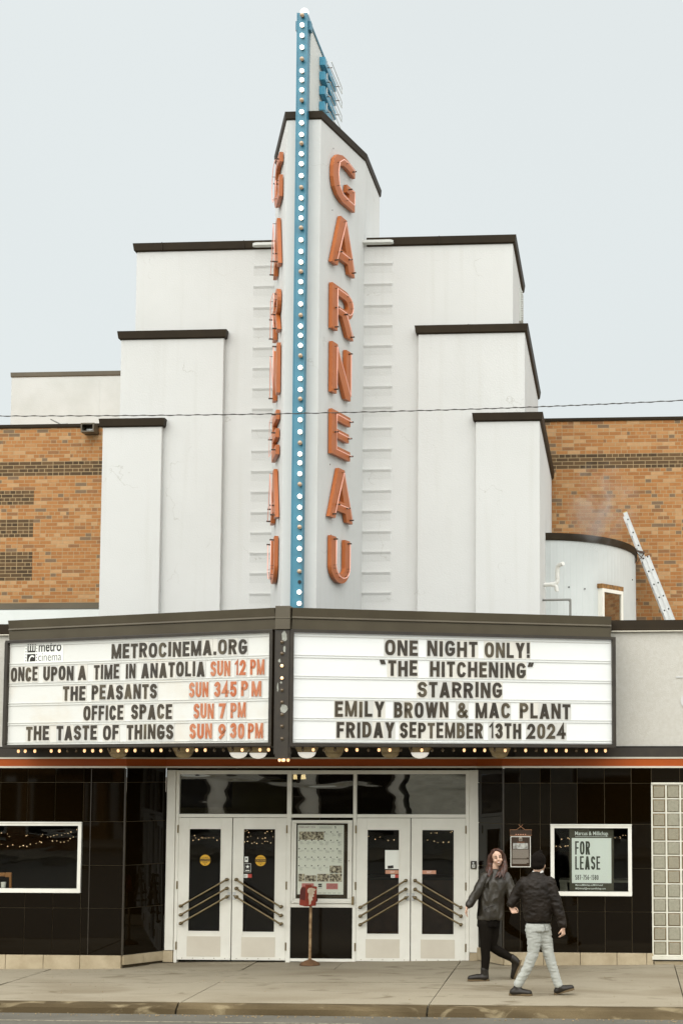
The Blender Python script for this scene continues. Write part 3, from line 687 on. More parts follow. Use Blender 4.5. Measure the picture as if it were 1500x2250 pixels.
b.box(DX(639), DX(774.7), DY-.004, DY+.1, DZ(1994), DZ(1985)); b.box(DX(639), DX(774.7), DY-.004, DY+.1, -.0, DZ(2106.5))
fr = b.build('door_frame', M['white'], bd, bevel=.004)
for u0, u1 in ((392, 629.3), (639, 774.7), (782.3, 1022.3)):
    b = MB(); b.box(DX(u0), DX(u1), DY+.03, DY+.036, tz0, tz1); b.build('transom_pane', M['wavy'], fr)
b = MB(); b.box(DX(392), DX(629.3), DY+.06, DY+.07, tz0, DZ(1775)); b.box(DX(505), DX(629.3), DY+.09, DY+.1, tz0, DZ(1712))
b.build('paper_strip', mat('pale_paper', (.50, .51, .43), None, rough=.9), fr)
b = MB(); b.box(DX(639), DX(774.7), DY+.02, DY+.05, DZ(2107), DZ(1994)); b.build('lower_panel', M['black'], bd)
M['yellow'] = mat('yellow_sticker', (.62, .34, .012), None, rough=.5)
M['ink'] = mat('black_ink', (.014, .010, .006), None, rough=.6)
M['paper'] = mat('white_paper', (.80, .81, .75), None, rough=.9)
M['salmon'] = mat('salmon_sticker', (.55, .27, .17), None, rough=.6)
M['redstick'] = mat('red_sticker', (.45, .05, .03), None, rough=.5)
def door(u0, u1, g, hd, hinge_u, label, closer=False):
    """u0,u1 leaf edges; g glass (u0,u1,v0,v1); hd three (u,v)->(u,v) bars"""
    x0, x1, z0, z1 = DX(u0), DX(u1), .012, DZ(1797.5); gx0, gx1, gz0, gz1 = DX(g[0]), DX(g[1]), DZ(g[3]), DZ(g[2])
    b = MB(); y0, y1 = DY, DY+.045
    b.box(x0, gx0, y0, y1, z0, z1); b.box(gx1, x1, y0, y1, z0, z1); b.box(gx0, gx1, y0+.001, y1, gz1, z1); b.box(gx0, gx1, y0+.001, y1, z0, gz0)
    o = b.build('door', M['white'], bd, bevel=.003); tag(o, label)
    b = MB(); b.box(gx0, gx1, y0+.02, y0+.026, gz0, gz1); b.build('pane', M['glass'], o)
    b = MB(); b.frame(gx0-.006, gx1+.006, gz0-.006, gz1+.006, y0-.006, y0-.0005, .014); b.build('glazing_bead', M['white'], o)
    b = MB(); b.box(gx0-.01, gx1+.01, y0-.004, y0-.0005, .06, gz0-.07); b.build('kick_plate', M['kick'], o)
    b = MB(); b.box(x0+.004, x1-.004, y0-.008, y0-.0005, .014, .05)
    for k in range(5): b.lathe([(.006, 0), (.006, .004)], (x0+(x1-x0)*(k+.5)/5, y0-.008, .036), (0, -1, 0), 8, 1)
    b.build('sweep', [M['white'], M['hinge']], o)
    for (a, c) in hd:
        p = at(a[0], a[1], DY-.07); q = at(c[0], c[1], DY-.07); b = MB()
        b.tube([p, q], .0135, 12)
        for e in (p, q):
            b.ball(e, .026, 12, 8); b.lathe([(.024, 0), (.024, .012), (.012, .018), (.012, .07)], (e.x, DY-.001, e.z), (0, -1, 0), 12)
        b.build('pull_bar', M['brass'], o, smooth='auto')
    for v in (1822, 1946, 2080):
        b = MB(); x = DX(hinge_u); b.lathe([(.011, 0), (.011, .115)], (x, DY-.012, DZ(v)-.058), (0, 0, 1), 10); b.build('hinge', M['hinge'], o)
    lx = x1-.03 if hinge_u < (u0+u1)/2 else x0+.03
    b = MB(); b.box(lx-.022, lx+.022, y0-.006, y0-.0005, DZ(1978), DZ(1961)); b.lathe([(.013, 0), (.013, .006)], (lx, y0-.006, DZ(1969)), (0, -1, 0), 10, 1)
    b.build('lock', [M['alu'], M['hinge']], o)
    return o, (gx0, gx1, gz0, gz1, y0+.019)
def bars(u0, v0, u1, v1, s): return [((u0, v0), (u1, v1)), ((u0, v0+s), (u1, v1+s)), ((u0, v0+2*s-.5), (u1, v1+2*s-.5))]
d1, g1 = door(392, 509, (415, 485.7, 1821, 2048.5), bars(396.5, 1991, 497.5, 1933, 19.3), 390.5, 'leftmost white door with a yellow caution sticker')
d2, g2 = door(511, 629, (534, 605, 1821, 2049.5), bars(518.5, 1933, 616.5, 1992.5, 19.3), 629.8, 'white door with a caution sticker and a column of small stickers')
d3, g3 = door(782.5, 900.7, (805.7, 877, 1822, 2052), bars(790.5, 1994, 890.5, 1935, 19.3), 781.3, 'white door with a paper notice behind its glass')
d4, g4 = door(902.7, 1022, (925.8, 997.3, 1822, 2052), bars(911, 1935, 1011.5, 1994, 19.3), 1022.8, 'rightmost white door with a salmon exit sticker')
def sticker(o, name, m, u0, u1, v0, v1, fn=None, y=None):
    y = DY+.017 if y is None else y; b = MB(); x0, x1, z0, z1 = DX(u0), DX(u1), DZ(v1), DZ(v0)
    b.box(x0, x1, y, y+.001, z0, z1); b.X = FRONT(x0, y, z0)
    if fn: fn(b, x1-x0, z1-z0)
    return b.build(name, m if isinstance(m, list) else [m, M['ink'], M['paper']], o)
def caution(o, u, v):
    b = MB(); c = at(u, v, DY+.018); r = .081; b.X = FRONT(c.x, c.y, c.z)
    b.lathe([(r, 0), (r, .001)], (0, 0, 0), (0, 0, 1), 28)
    b.prism([(-r*.97, -.017, .0012), (r*.97, -.017, .0012), (r*.97, .021, .0012), (-r*.97, .021, .0012)], (0, 0, .0004), 1)
    text(b, 'CAUTION', -r*.88, -.008, r*1.76, .021, .0022, 0, .012)
    text(b, 'AUTOMATIC', -.052, .034, .104, .012, .0016, 1, .01); text(b, 'DOOR', -.034, -.040, .068, .014, .0016, 1, .01)
    b.prism([(-.006, -.066, .0012), (.006, -.066, .0012), (.006, -.052, .0012), (-.006, -.052, .0012)], (0, 0, .0004), 1)
    b.build('caution_sticker', [M['yellow'], M['ink']], o)
caution(d1, 451, 1890); caution(d2, 572.5, 1891)
sticker(d2, 'sticker', M['paper'], 537, 544.5, 1883, 1895, lambda b, w, h: b.prism([(w*.3, h*.4, .0012), (w*.7, h*.4, .0012), (w*.7, h*.75, .0012), (w*.3, h*.75, .0012)], (0, 0, .0004), 1))
def star(b, w, h):
    P = [(w/2+w*.3*(1 if k % 2 == 0 else .45)*math.sin(k*math.pi/5), h*.62+w*.3*(1 if k % 2 == 0 else .45)*math.cos(k*math.pi/5), .0016) for k in range(10)]
    b.prism(P, (0, 0, .0004), 2); b.prism([(w*.2, h*.14, .0016), (w*.8, h*.14, .0016), (w*.8, h*.24, .0016), (w*.2, h*.24, .0016)], (0, 0, .0004), 2)
    for e in ((0, 0, w, .004), (0, h-.004, w, h), (0, 0, .004, h), (w-.004, 0, w, h)): b.prism([(e[0], e[1], .002), (e[2], e[1], .002), (e[2], e[3], .002), (e[0], e[3], .002)], (0, 0, .0004), 2)
sticker(d2, 'sticker', [M['ink'], M['ink'], M['paper']], 536, 551, 1898, 1917, star)
sticker(d2, 'sticker', M['paper'], 535, 544, 1921.5, 1929.5, lambda b, w, h: text(b, 'atm', w*.15, h*.3, w*.7, h*.4, .0012, 1)); sticker(d2, 'sticker', M['redstick'], 544, 553, 1921.5, 1929.5)
sticker(d3, 'notice', M['paper'], 845, 876.5, 1867.5, 1909, lambda b, w, h: b.prism([(w*.2, h*.02, .0012), (w*.6, h*.05, .0012), (w*.58, h*.2, .0012), (w*.18, h*.17, .0012)], (0, 0, .0004), 1))
ex = lambda b, w, h: text(b, 'EXIT', w*.36, h*.25, w*.3, h*.5, .0012, 2)
sticker(d3, 'exit_sticker', M['salmon'], 846, 876.8, 1911.5, 1919.5, ex); sticker(d4, 'exit_sticker', M['salmon'], 926.2, 957, 1911.5, 1919.5, ex)
sticker(d3, 'sticker', M['paper'], 858, 867, 1921, 1928, lambda b, w, h: text(b, 'atm', w*.15, h*.3, w*.7, h*.4, .0012, 1)); sticker(d3, 'sticker', M['redstick'], 867, 876, 1921, 1928)

# ------------------------------------------------------------------ poster case with the month's calendar
pc = thing('poster_case', (DX(707), DY, DZ(1984)), 'white framed glass poster case with a calendar poster between the two pairs of doors', 'poster case')
x0, x1, z0, z1 = DX(640.8), DX(773.4), DZ(1984.3), DZ(1802)
b = MB(); b.frame(x0, x1, z0, z1, DY-.03, DY+.02, .03); b.frame(x0+.03, x1-.03, z0+.03, z1-.03, DY-.018, DY+.02, .035, 0, .014, .035); b.build('frame', M['white'], pc, bevel=.004)
b = MB(); b.box(DX(774), DX(778.5), DY-.06, DY-.011, DZ(1987), DZ(1969)); b.lathe([(.008, 0), (.008, .01)], (DX(766.5), DY-.018, DZ(1891)), (0, -1, 0), 10); b.build('latch', M['hinge'], pc)
b = MB(); b.box(x0+.03, x1-.03, DY+.016, DY+.045, z0+.02, z1-.02); b.build('backing', mat('brown_felt', (.045, .030, .012), (.028, .018, .008), 9, .9), pc)
px0, px1, pz0, pz1 = DX(652.9), DX(754.3), DZ(1965.5), DZ(1812.8)
b = MB(); b.X = FRONT(px0, DY+.014, pz0); W, H = px1-px0, pz1-pz0
mi_ink, mi_g, mi_ph, mi_pk, mi_pur = 1, 2, 3, 4, 5
def rc(xa, ya, xb, yb, mi, z=.0012): b.prism([(xa*W, (1-yb)*H, z), (xb*W, (1-yb)*H, z), (xb*W, (1-ya)*H, z), (xa*W, (1-ya)*H, z)], (0, 0, .0006), mi)
rc(0, 0, 1, 1, 0, -.0006)
text(b, 'FEBRUARY 2024', .03*W, .955*H, .35*W, .028*H, .0016, mi_pur, .005)
for k in range(4): rc(.47, .022+k*.008, .74, .025+k*.008, mi_g)
rc(.80, .018, .825, .028, mi_ink); rc(.81, .028, .825, .05, mi_ink)
rc(.03, .095, .57, .215, mi_ph)
cx = [.035, .17, .31, .45, .585, .72, .86]
rr = random.Random(2)
for r, ry in enumerate((.10, .222, .343, .465, .587)):
    for c in range(7):
        if r == 0 and c < 4 or r == 4 and c > 4: continue
        rc(cx[c]-.012, ry-.008, cx[c]+.012, ry+.008, mi_ink, .002)
        for k in range(rr.randint(2, 5)): s = rr.uniform(0, .04); rc(cx[c]+s, ry+.018+.011*k, cx[c]+s+rr.uniform(.04, .085), ry+.0215+.011*k, mi_g)
    for k in range(5): rc(.875, ry+.02+.013*k, .875+rr.uniform(.04, .09), ry+.024+.013*k, mi_g)
rc(.70, .585, .965, .69, mi_ph); rc(.03, .705, .16, .815, mi_ph); rc(.17, .725, .41, .815, mi_ph); rc(.43, .705, .69, .815, mi_ph); rc(.70, .70, .965, .815, mi_ph)
rc(.10, .84, .36, .925, mi_pk); rc(.63, .84, .88, .925, mi_pk)
for k in range(4): rc(.66, .858+.015*k, .85, .861+.015*k, mi_ink)
rc(.455, .845, .535, .865, mi_ink); rc(.455, .872, .535, .892, mi_ink); rc(.45, .905, .54, .910, mi_ink)
for k in range(6): rc(.35+.105*k, .975, .42+.105*k, .982, mi_g)
b.build('poster', [M['paper'], M['ink'], mat('grey_print', (.36, .37, .34), None, rough=.9), mat('printed_photo', (.62, .56, .42), (.06, .04, .025), 26, .6, lo=.4, hi=.58), mat('pink_print', (.55, .21, .2), None, rough=.8), mat('mauve_print', (.36, .27, .28), None, rough=.8)], pc)
b = MB(); b.box(x0+.05, x1-.05, DY-.002, DY+.002, z0+.05, z1-.04); b.build('pane', M['glass'], pc)

# push-button box on the right pilaster
o = thing('door_button', (DX(1040.5), DY-.036, DZ(1898)), 'small brown push button box on the white pilaster right of the doors', 'door button')
b = MB(); b.box(DX(1034.2), DX(1047), DY-.075, DY-.036, DZ(1906.7), DZ(1890)); b.build('housing', M['frame'], o, bevel=.008)
b = MB(); b.box(DX(1037.6), DX(1043.6), DY-.079, DY-.0745, DZ(1904), DZ(1897.6)); b.frame(DX(1039), DX(1042.3), DZ(1902.5), DZ(1899), DY-.081, DY-.079, .006, 1); b.build('button', [M['paper'], M['ink']], o)
b = MB(); b.lathe([(.014, 0), (.014, .005)], (DX(1040), DY-.0755, DZ(1894)), (0, -1, 0), 14); b.build('lamp', M['alu'], o)

# red box on a rusty pole
c = at(680.5, 2119, .22); ox, oy = c.x, .22
o = thing('post_box', (ox, oy, 0), 'red hooded metal box with a worn white patch on a rusty pole', 'post box')
M['rust'] = mat('rusty_pole_paint', (.34, .23, .12), (.16, .08, .03), 14, .7, bump=.3, bscale=60)
M['rust2'] = mat('rusty_base', (.17, .085, .035), (.09, .045, .018), 12, .8, bump=.3, bscale=60)
b = MB(); b.lathe([(.147, 0), (.147, .012), (.13, .028), (.08, .055), (.03, .075), (.02, .09)], (ox, oy, swz(ox, oy)), n=32); b.build('base', M['rust2'], o, smooth='auto')
zt = AZ(680, 1992, oy); b = MB(); b.tube([(ox, oy, .06), (ox+.006, oy, 1.0), (ox+.008, oy, zt+.06)], .0205, 16); b.build('pole', M['rust'], o, smooth='auto')
M['redbox'] = mat('red_box_paint', (.27, .032, .012), (.20, .024, .010), 6, .55)
M['redbox2'] = mat('dark_red', (.085, .010, .006), None, rough=.5)  # darker red holds the shade inside the box's mouth; the knob shares it
M['wornwhite'] = mat('worn_white_patch', (.62, .52, .40), (.50, .38, .27), 9, .8)
bz = AZ(665, 1990, oy-.08); Rm = Matrix.Translation((ox-.035, oy-.03, bz)) @ Matrix.Rotation(R_(-44), 4, 'Z') @ Matrix.Rotation(R_(5), 4, 'Y')
w_, d_, hh = .075, .095, .275
P = [(-w_, 0), (w_, 0), (w_, hh), (-w_*.1, hh)]+[(-w_*.1-w_*.9*math.sin(R_(a)), hh-.1+.1*math.cos(R_(a))) for a in range(10, 91, 10)]
b = MB(); b.X = Rm; b.prism([(x, -d_, z) for x, z in P], (0, 2*d_, 0)); b.box(w_*.2, w_-.002, -d_+.02, -d_+.10, hh-.002, hh+.03); b.build('box', M['redbox'], o, bevel=.005)
b = MB(); b.X = Rm; Pm = [(x*.86, z*.93+.008) for x, z in P]; b.prism([(x, -d_-.002, max(z, .085)) for x, z in Pm], (0, .0015, 0)); b.build('mouth', M['redbox2'], o)  # flat plate, its dark colour standing in for the shaded opening
b = MB(); b.X = Rm
wp = [(-.075, .235), (-.05, .262), (.0, .265), (.045, .25), (.078, .24), (.06, .215), (.035, .205), (.062, .185), (.03, .165), (.048, .14), (.015, .125), (.03, .09), (.002, .075), (.0, .03), (-.03, .02), (-.035, .08), (-.05, .12), (-.045, .18), (-.07, .205)]
b.prism([(w_+.0005, y, z) for y, z in wp], (.0018, 0, 0)); b.build('worn_patch', M['wornwhite'], o)
b = MB(); b.X = Rm; b.lathe([(.03, 0), (.03, .05), (.02, .06)], (.02, d_-.01, .075), (0, 1, 0), 14); b.build('knob', M['redbox2'], o)

# ------------------------------------------------------------------ marquee
A0, B0, SLN = V((-.1, -2.15, 0)), V((-4.30, -.6, 0)), 4.4769
XL = basis((B0.x, B0.y, 0), (A0-B0), (0, 0, 1)); XR = basis((.1, -2.15, 0), (4.2, 1.55, 0), (0, 0, 1))
mq = thing('marquee', (0, -1, 3.1), 'dark bronze V shaped cinema marquee canopy with rows of bulbs over the doors', 'marquee')
ZS0, ZS1, ZF, ZT_ = 3.09, 4.618, 4.757, 4.90
pl = [(-4.24, .19), (-4.24, -.55), (-.09, -2.09), (.09, -2.09), (4.24, -.55), (4.24, .19)]
b = MB(); b.plan(pl, 3.10, ZS1); b.build('canopy_box', M['soffit'], mq)
for Xm, s in ((XL, -1), (XR, 1)):
    b = MB(); b.X = Xm
    a, c = (.045, SLN-.0) if s < 0 else (.0, SLN-.045)
    b.prism([(a, ZS1+.002, -.1), (a, ZS1+.002, .02), (a, ZF-.006, .034), (a, ZF-.006, -.1)], (c-a, 0, 0))
    b.prism([(a, ZF, -.1), (a, ZF, .046), (a, ZF+.010, .05), (a, ZF+.03, .034), (a, ZT_, .058), (a, ZT_, -.1)], (c-a, 0, 0))
    for k in (.28, .62): b.prism([(a+(c-a)*k, ZS1+.01, .02), (a+(c-a)*k, ZF-.01, .0345), (a+(c-a)*k, ZF-.01, .030), (a+(c-a)*k, ZS1+.01, .015)], (.006, 0, 0))
    b.X = None
    b.box(s*4.20, s*4.262, -.52, .0, ZS1, ZF-.006); b.box(s*4.19, s*4.275, -.52, .0, ZF, ZT_)
    o = b.build('fascia', M['fascia'], mq)
b = MB(); b.box(-.098, .098, -2.245, -2.05, ZS1-.005, ZT_+.02); b.box(-.104, .104, -2.25, -2.05, ZF-.004, ZF+.012); b.build('corner_cap', M['fascia'], mq, bevel=.004)
b = MB(); b.box(-.088, .088, -2.215, -2.05, 2.945, ZS1-.006); col = b.build('corner_post', M['frame'], mq, bevel=.005)
b = MB()
for s in (-1, 1): b.box(s*.088, s*.108, -2.20, -2.1, 2.99, ZS1-.006)
b.build('corner_flange', M['frame'], col)
b = MB(); M['galv'] = mat('bare_galvanised', (.34, .345, .30), (.24, .24, .20), 30, .6)
rr = random.Random(4)
def patch(u0, u1, v0, v1):
    c = at((u0+u1)/2, (v0+v1)/2, -2.2165); w, h = (u1-u0)/168/2, (v1-v0)/168/2
    b.prism([(c.x+w*math.cos(k*.524)*(1+rr.uniform(-.3, .25)), -2.2165, c.z+h*math.sin(k*.524)*(1+rr.uniform(-.25, .2))) for k in range(12)], (0, .002, 0))
patch(618, 631, 1386, 1410); patch(617, 631, 1546, 1568); patch(622, 628, 1418, 1434); patch(611, 617, 1448, 1456); patch(615, 620, 1497, 1502); patch(608, 612, 1500, 1520); b.build('bare_patch', M['galv'], col)
b = MB(); b.ball((0, 0, 0), (.018, .018, .018), 14, 8)
for i, v in enumerate((1411, 1436, 1463, 1490, 1516.5, 1543, 1570, 1595.7, 1623)):
    c = at(619.3, v, -2.228); bb = MB(); bb.ball(c, .021, 14, 8); bb.lathe([(.028, 0), (.028, .012)], (c.x, -2.2155, c.z), (0, -1, 0), 14, 1)
    bb.build('post_bulb', [M['amber_on'] if i in (2, 3) else M['amber_off'], M['socket']], col, smooth='auto')
# bulbs hanging along the lip
def bulb_mesh(on):
    m = MB(); m.lathe([(.006, -.076), (.015, -.069), (.0195, -.057), (.0195, -.048), (.0145, -.034), (.011, -.022), (.011, -.015)], n=12); m.lathe([(.015, -.03), (.016, 0)], n=12, mi=1); return m
def place_bulbs(mesh_fn, name, lst, parent, rot=None):
    src = {}
    for pos, on in lst:
        if on not in src:
            q = mesh_fn(on); o = q.build(name, [M['amber_on'] if on else M['amber_off'], M['socket']], None, smooth='auto'); o.parent = parent; o.location = V(pos)-WL[parent.name]; src[on] = o
        else: inst(src[on], name, pos, parent)
lu = [41, 56, 77, 113, 131, 149, 168, 186, 204, 222, 241, 260, 278, 297, 316, 335, 354, 374, 393, 412, 432, 451, 471, 491, 511, 532, 551, 571, 590]
ru = [665, 688, 711, 736, 761, 784, 809, 832, 856, 880, 903, 926, 949, 972, 996, 1019, 1042, 1064, 1086, 1109, 1131, 1154, 1177, 1198, 1221, 1243, 1265, 1287, 1309, 1329]
offl = {149, 168, 241, 316, 374, 393, 471, 491, 511, 551}; offr = {665, 711, 736, 809, 880, 903, 949, 972, 996, 1086, 1131, 1177, 1265}
n1 = V((XL[0][2], XL[1][2], 0)); n2 = V((XR[0][2], XR[1][2], 0)); lst = []
for us, of, nn, P in ((lu, offl, n1, V((-.1, -2.15, 0))-n1*.09), (ru, offr, n2, V((.1, -2.15, 0))-n2*.09)):
    for u in us: p = hit(u, 1655, P, nn); lst.append(((p.x, p.y, 3.10), u not in of))
place_bulbs(bulb_mesh, 'bulb', lst, mq)
place_bulbs(bulb_mesh, 'bulb', [((x, y, 2.965), True) for x, y in ((-.03, -2.19), (.03, -2.2), (.075, -2.15), (.0, -2.13))], mq)
b = MB(); b.box(-.07, .11, -2.215, -2.09, 2.93, 2.946); b.build('bulb_tray', M['socket'], mq)
for s, Xm in ((-1, XL), (1, XR)):
    b = MB(); b.X = Xm; b.box(.05, SLN-.05, 3.085, 3.104, -.13, -.02); b.build('bulb_rail', M['frame'], mq)

# changeable-letter boards
M['face_l'] = mat('backlit_acrylic', (.60, .60, .56), (.56, .50, .40), .9, .3, emit=(1, .95, .84), estr=.08, lo=.48, hi=.72)
M['face_r'] = mat('backlit_white_acrylic', (.66, .67, .65), (.63, .64, .61), .8, .3, emit=(1, 1, .97), estr=.12)
M['track'] = mat('letter_track', (.56, .56, .52), None, rough=.4, emit=(1, .95, .88), estr=.05)
M['lt'] = [mat('letter_black', (.021, .015, .008), (.042, .03, .016), 9, .35), mat('letter_brown', (.050, .036, .018), (.025, .017, .008), 7, .4), mat('letter_faded', (.095, .075, .042), (.04, .028, .013), 10, .4)]
M['lo'] = [mat('letter_orange', (.42, .105, .028), (.48, .15, .06), 8, .4), mat('letter_orange_faded', (.50, .20, .10), (.42, .11, .03), 9, .4)]
M['plate'] = [mat('clear_plate', (.50, .49, .45), None, rough=.25, emit=(1, .97, .9), estr=.08), mat('clear_plate_warm', (.57, .545, .48), None, rough=.25, emit=(1, .97, .9), estr=.09)]
def board(Xm, left, label, face, rows, logo=None):
    O = V((Xm[0][3], Xm[1][3], 0)); N = V((Xm[0][2], Xm[1][2], 0)); inv = Xm.inverted()
    def loc(u, v, off=.03): return inv @ hit(u, v, O+N*off, N)
    L0, L1 = (.0, 4.447) if left else (-.02, 4.492)
    t = thing('letter_board', (Xm @ V((2.2, 3.09, 0))), label, 'sign board')
    b = MB(); b.X = Xm; w = .046
    for (a, c, e, f) in ((L0, L1, ZS1-w*.8, ZS1), (L0, L1, ZS0, ZS0+w), (L0, L0+w, ZS0+w, ZS1-w*.8), (L1-w, L1, ZS0+w, ZS1-w*.8)): b.box(a, c, e, f, -.06, .055)
    b.build('frame', M['frame'], t, bevel=.006)
    b = MB(); b.X = Xm; b.box(L0+w, L1-w, ZS0+w, ZS1-w*.8, -.05, .0); b.build('sign_face', face, t)
    zz = []
    b = MB(); b.X = Xm
    for r in rows: zz.append((loc(r[0][0], r[0][1])[1], loc(r[0][0], r[0][2])[1]))
    hs = sum(c-a for c, a in [(q[1], q[0]) for q in zz])/len(zz)
    ctr = [(a+c)/2 for a, c in zz]
    eds = [ctr[0]+.142]+[(ctr[i]+ctr[i+1])/2 for i in range(len(ctr)-1)]+[ctr[-1]-.142]
    for e in eds: b.box(L0+w, L1-w, e-.021, e-.013, .0, .011); b.box(L0+w, L1-w, e+.010, e+.018, .0, .011)
    b.build('track', M['track'], t)
    rnd = random.Random(11 if left else 12)
    H = abs(hs)
    for r, cz in zip(rows, ctr):
        for (s, u0, u1, colr) in r[1:]:
            vm = (r[0][1]+r[0][2])/2; x0 = loc(u0, vm)[0]; x1 = loc(u1, vm)[0]
            for ch, x, wd in words(s, x0, x1):
                mb = MB(); mb.X = Xm; dz = rnd.uniform(-.006, .006); k = rnd.random()
                st = min(.042, wd*{'N': .29, 'M': .215, 'W': .2, 'A': .33, 'U': .36, 'H': .36, 'O': .37, 'R': .36, 'P': .37, 'D': .36, 'B': .37, '&': .26}.get(ch, .40)) if ch not in 'I.!' else min(.045, wd*.9)
                if ch in '“”': st = .03
                glyph(mb, ch, x, cz-H/2+dz, wd, H, st, .006, .008)
                if ch not in '“”': mb.box(x-.012, x+wd+.012, cz-H/2-.02+dz, cz+H/2+.018+dz, .003, .006, 1)
                pal = M['lt'] if colr == 'k' else M['lo']
                m = pal[0 if k < (.62 if not left else .3) else (1 if k < .85 or colr != 'k' else 2)]
                mb.build('letter', [m, M['plate'][rnd.random() < .55]], t)
    if logo: logo(t, Xm, loc)
    return t
def logo(t, Xm, loc):
    p = loc(54, 1454); q = loc(133.5, 1421); s = (q.x-p.x)/79.5
    b = MB(); b.X = Xm @ Matrix.Translation((p.x, p.y, .0))
    b.box(-.02, q.x-p.x+.03, -.02, q.y-p.y+.03, .002, .005, 1)
    def bx(x0, x1, y0, y1, mi=0, z=.0065): b.prism([(x0*s, y0*s, z), (x1*s, y0*s, z), (x1*s, y1*s, z), (x0*s, y1*s, z)], (0, 0, .0008), mi)
    for x in (4, 9.3, 14.6, 19.9):
        if x < 19: bx(x, x+2.6, 19, 31)
        else: bx(x, x+2.2, 17, 31)
    bx(4, 22, 16.5, 19.2); bx(3.5, 22, .5, 13.5)
    stroke(b, [(s*q_[0], s*q_[1]) for q_ in ell(15, 1.5, 6.5, 8.5, 60, 180, 8)], 2.6*s, .0008, .0078, mi=1)
    for k in range(6): bx(0, 1.7, 1+k*5.3, 2.8+k*5.3); bx(24, 25.7, 1+k*5.3, 2.8+k*5.3)
    text(b, 'metro', 29*s, 16.5*s, 50*s, 16*s, .0067, 0, .018); text(b, 'cinema', 28.5*s, .5*s, 50.5*s, 13.5*s, .0067, 0, -.012)
    b.build('logo_plate', [M['ink'], M['paper']], t)
k, o_ = 'k', 'o'
board(XL, True, 'left letter board listing film times in brown and orange letters', M['face_l'], [
    [(392, 1409, 1442), ('METROCINEMA.ORG', 244, 541, k)],
    [(235, 1460, 1491.5), ('ONCE', 23, 81, k), ('UPON', 94, 160, k), ('A', 170, 188, k), ('TIME', 205, 260, k), ('IN', 275, 296, k), ('ANATOLIA', 309, 448, k), ('SUN', 461, 504, o_), ('12', 514, 538, o_), ('PM', 548, 579, o_)],
    [(240, 1505, 1536.5), ('THE', 137, 186, k), ('PEASANTS', 200, 343, k), ('SUN', 414, 456, o_), ('345', 469, 518, o_), ('P', 528, 543, o_), ('M', 551, 572, o_)],
    [(280, 1549, 1581), ('OFFICE', 182, 269, k), ('SPACE', 287, 376, k), ('SUN', 424, 468, o_), ('7', 479, 494, o_), ('PM', 505, 538, o_)],
    [(220, 1593, 1626), ('THE', 56, 106, k), ('TASTE', 123, 211, k), ('OF', 225, 259, k), ('THINGS', 277, 379, k), ('SUN', 415, 464, o_), ('9', 478, 494, o_), ('30', 504, 535, o_), ('PM', 543, 576, o_)]], logo)
board(XR, False, 'right letter board announcing one night only in black letters', M['face_r'], [
    [(1005, 1408, 1443), ('ONE', 846, 918, k), ('NIGHT', 939, 1049, k), ('ONLY!', 1065, 1164, k)],
    [(1005, 1453, 1487.5), ('“', 834, 849, k), ('THE', 853, 917, k), ('HITCHENING', 945, 1155, k), ('”', 1158, 1173, k)],
    [(1005, 1498.5, 1532), ('STARRING', 918, 1103, k)],
    [(1005, 1544, 1577), ('EMILY', 736, 845, k), ('BROWN', 866, 985, k), ('&', 1004, 1028, k), ('MAC', 1045, 1121, k), ('PLANT', 1142, 1253, k)],
    [(1005, 1588.5, 1621.5), ('FRIDAY', 740, 867, k), ('SEPTEMBER', 879, 1061, k), ('13TH', 1075, 1145, k), ('2024', 1158, 1243, k)]])

# round lights on the soffit
M['dome_on'] = mat('lit_dome', (.8, .8, .76), None, rough=.3, emit=(1, .96, .88), estr=.5)
M['dome_off'] = mat('unlit_dome', (.42, .33, .19), (.32, .24, .13), 12, .25)
for u, y, on, lb in ((260, -.75, 0, 'unlit round ceiling light under the far left of the marquee'), (404, -.95, 0, 'unlit round ceiling light under the marquee left of the lit pair'),
                     (524, -1.15, 1, 'lit round ceiling light under the marquee, left one of the lit pair'), (567, -.75, 1, 'lit round ceiling light under the marquee, right one of the lit pair'),
                     (674, -1.45, 1, 'lit round ceiling light just right of the marquee corner post'), (733, -.85, 0, 'unlit round ceiling light above the poster case, under the marquee'),
                     (857, -.85, 0, 'unlit round ceiling light just left of the lit one above the right doors'), (922, -1.05, 1, 'lit round ceiling light under the marquee above the right doors'),
                     (1097, -.6, 0, 'tan ceiling light fitting under the marquee near the woman')):
    x = AX(u, 1655, y); o = thing('ceiling_light', (x, y, 3.1), lb, 'ceiling light', 'round lights on the marquee soffit')
    b = MB(); b.lathe([(.155, 0), (.155, -.02), (.125, -.075), (.12, -.08)], (x, y, 3.098), n=28); b.build('housing', M['dome_off'], o, smooth='auto')
    b = MB(); b.lathe([(.122, -.078), (.12, -.09), (.10, -.125), (.065, -.148), (.02, -.158), (.0, -.159)], (x, y, 3.098), n=28); b.build('dome', M['dome_on'] if on else M['dome_off'], o, smooth=True)

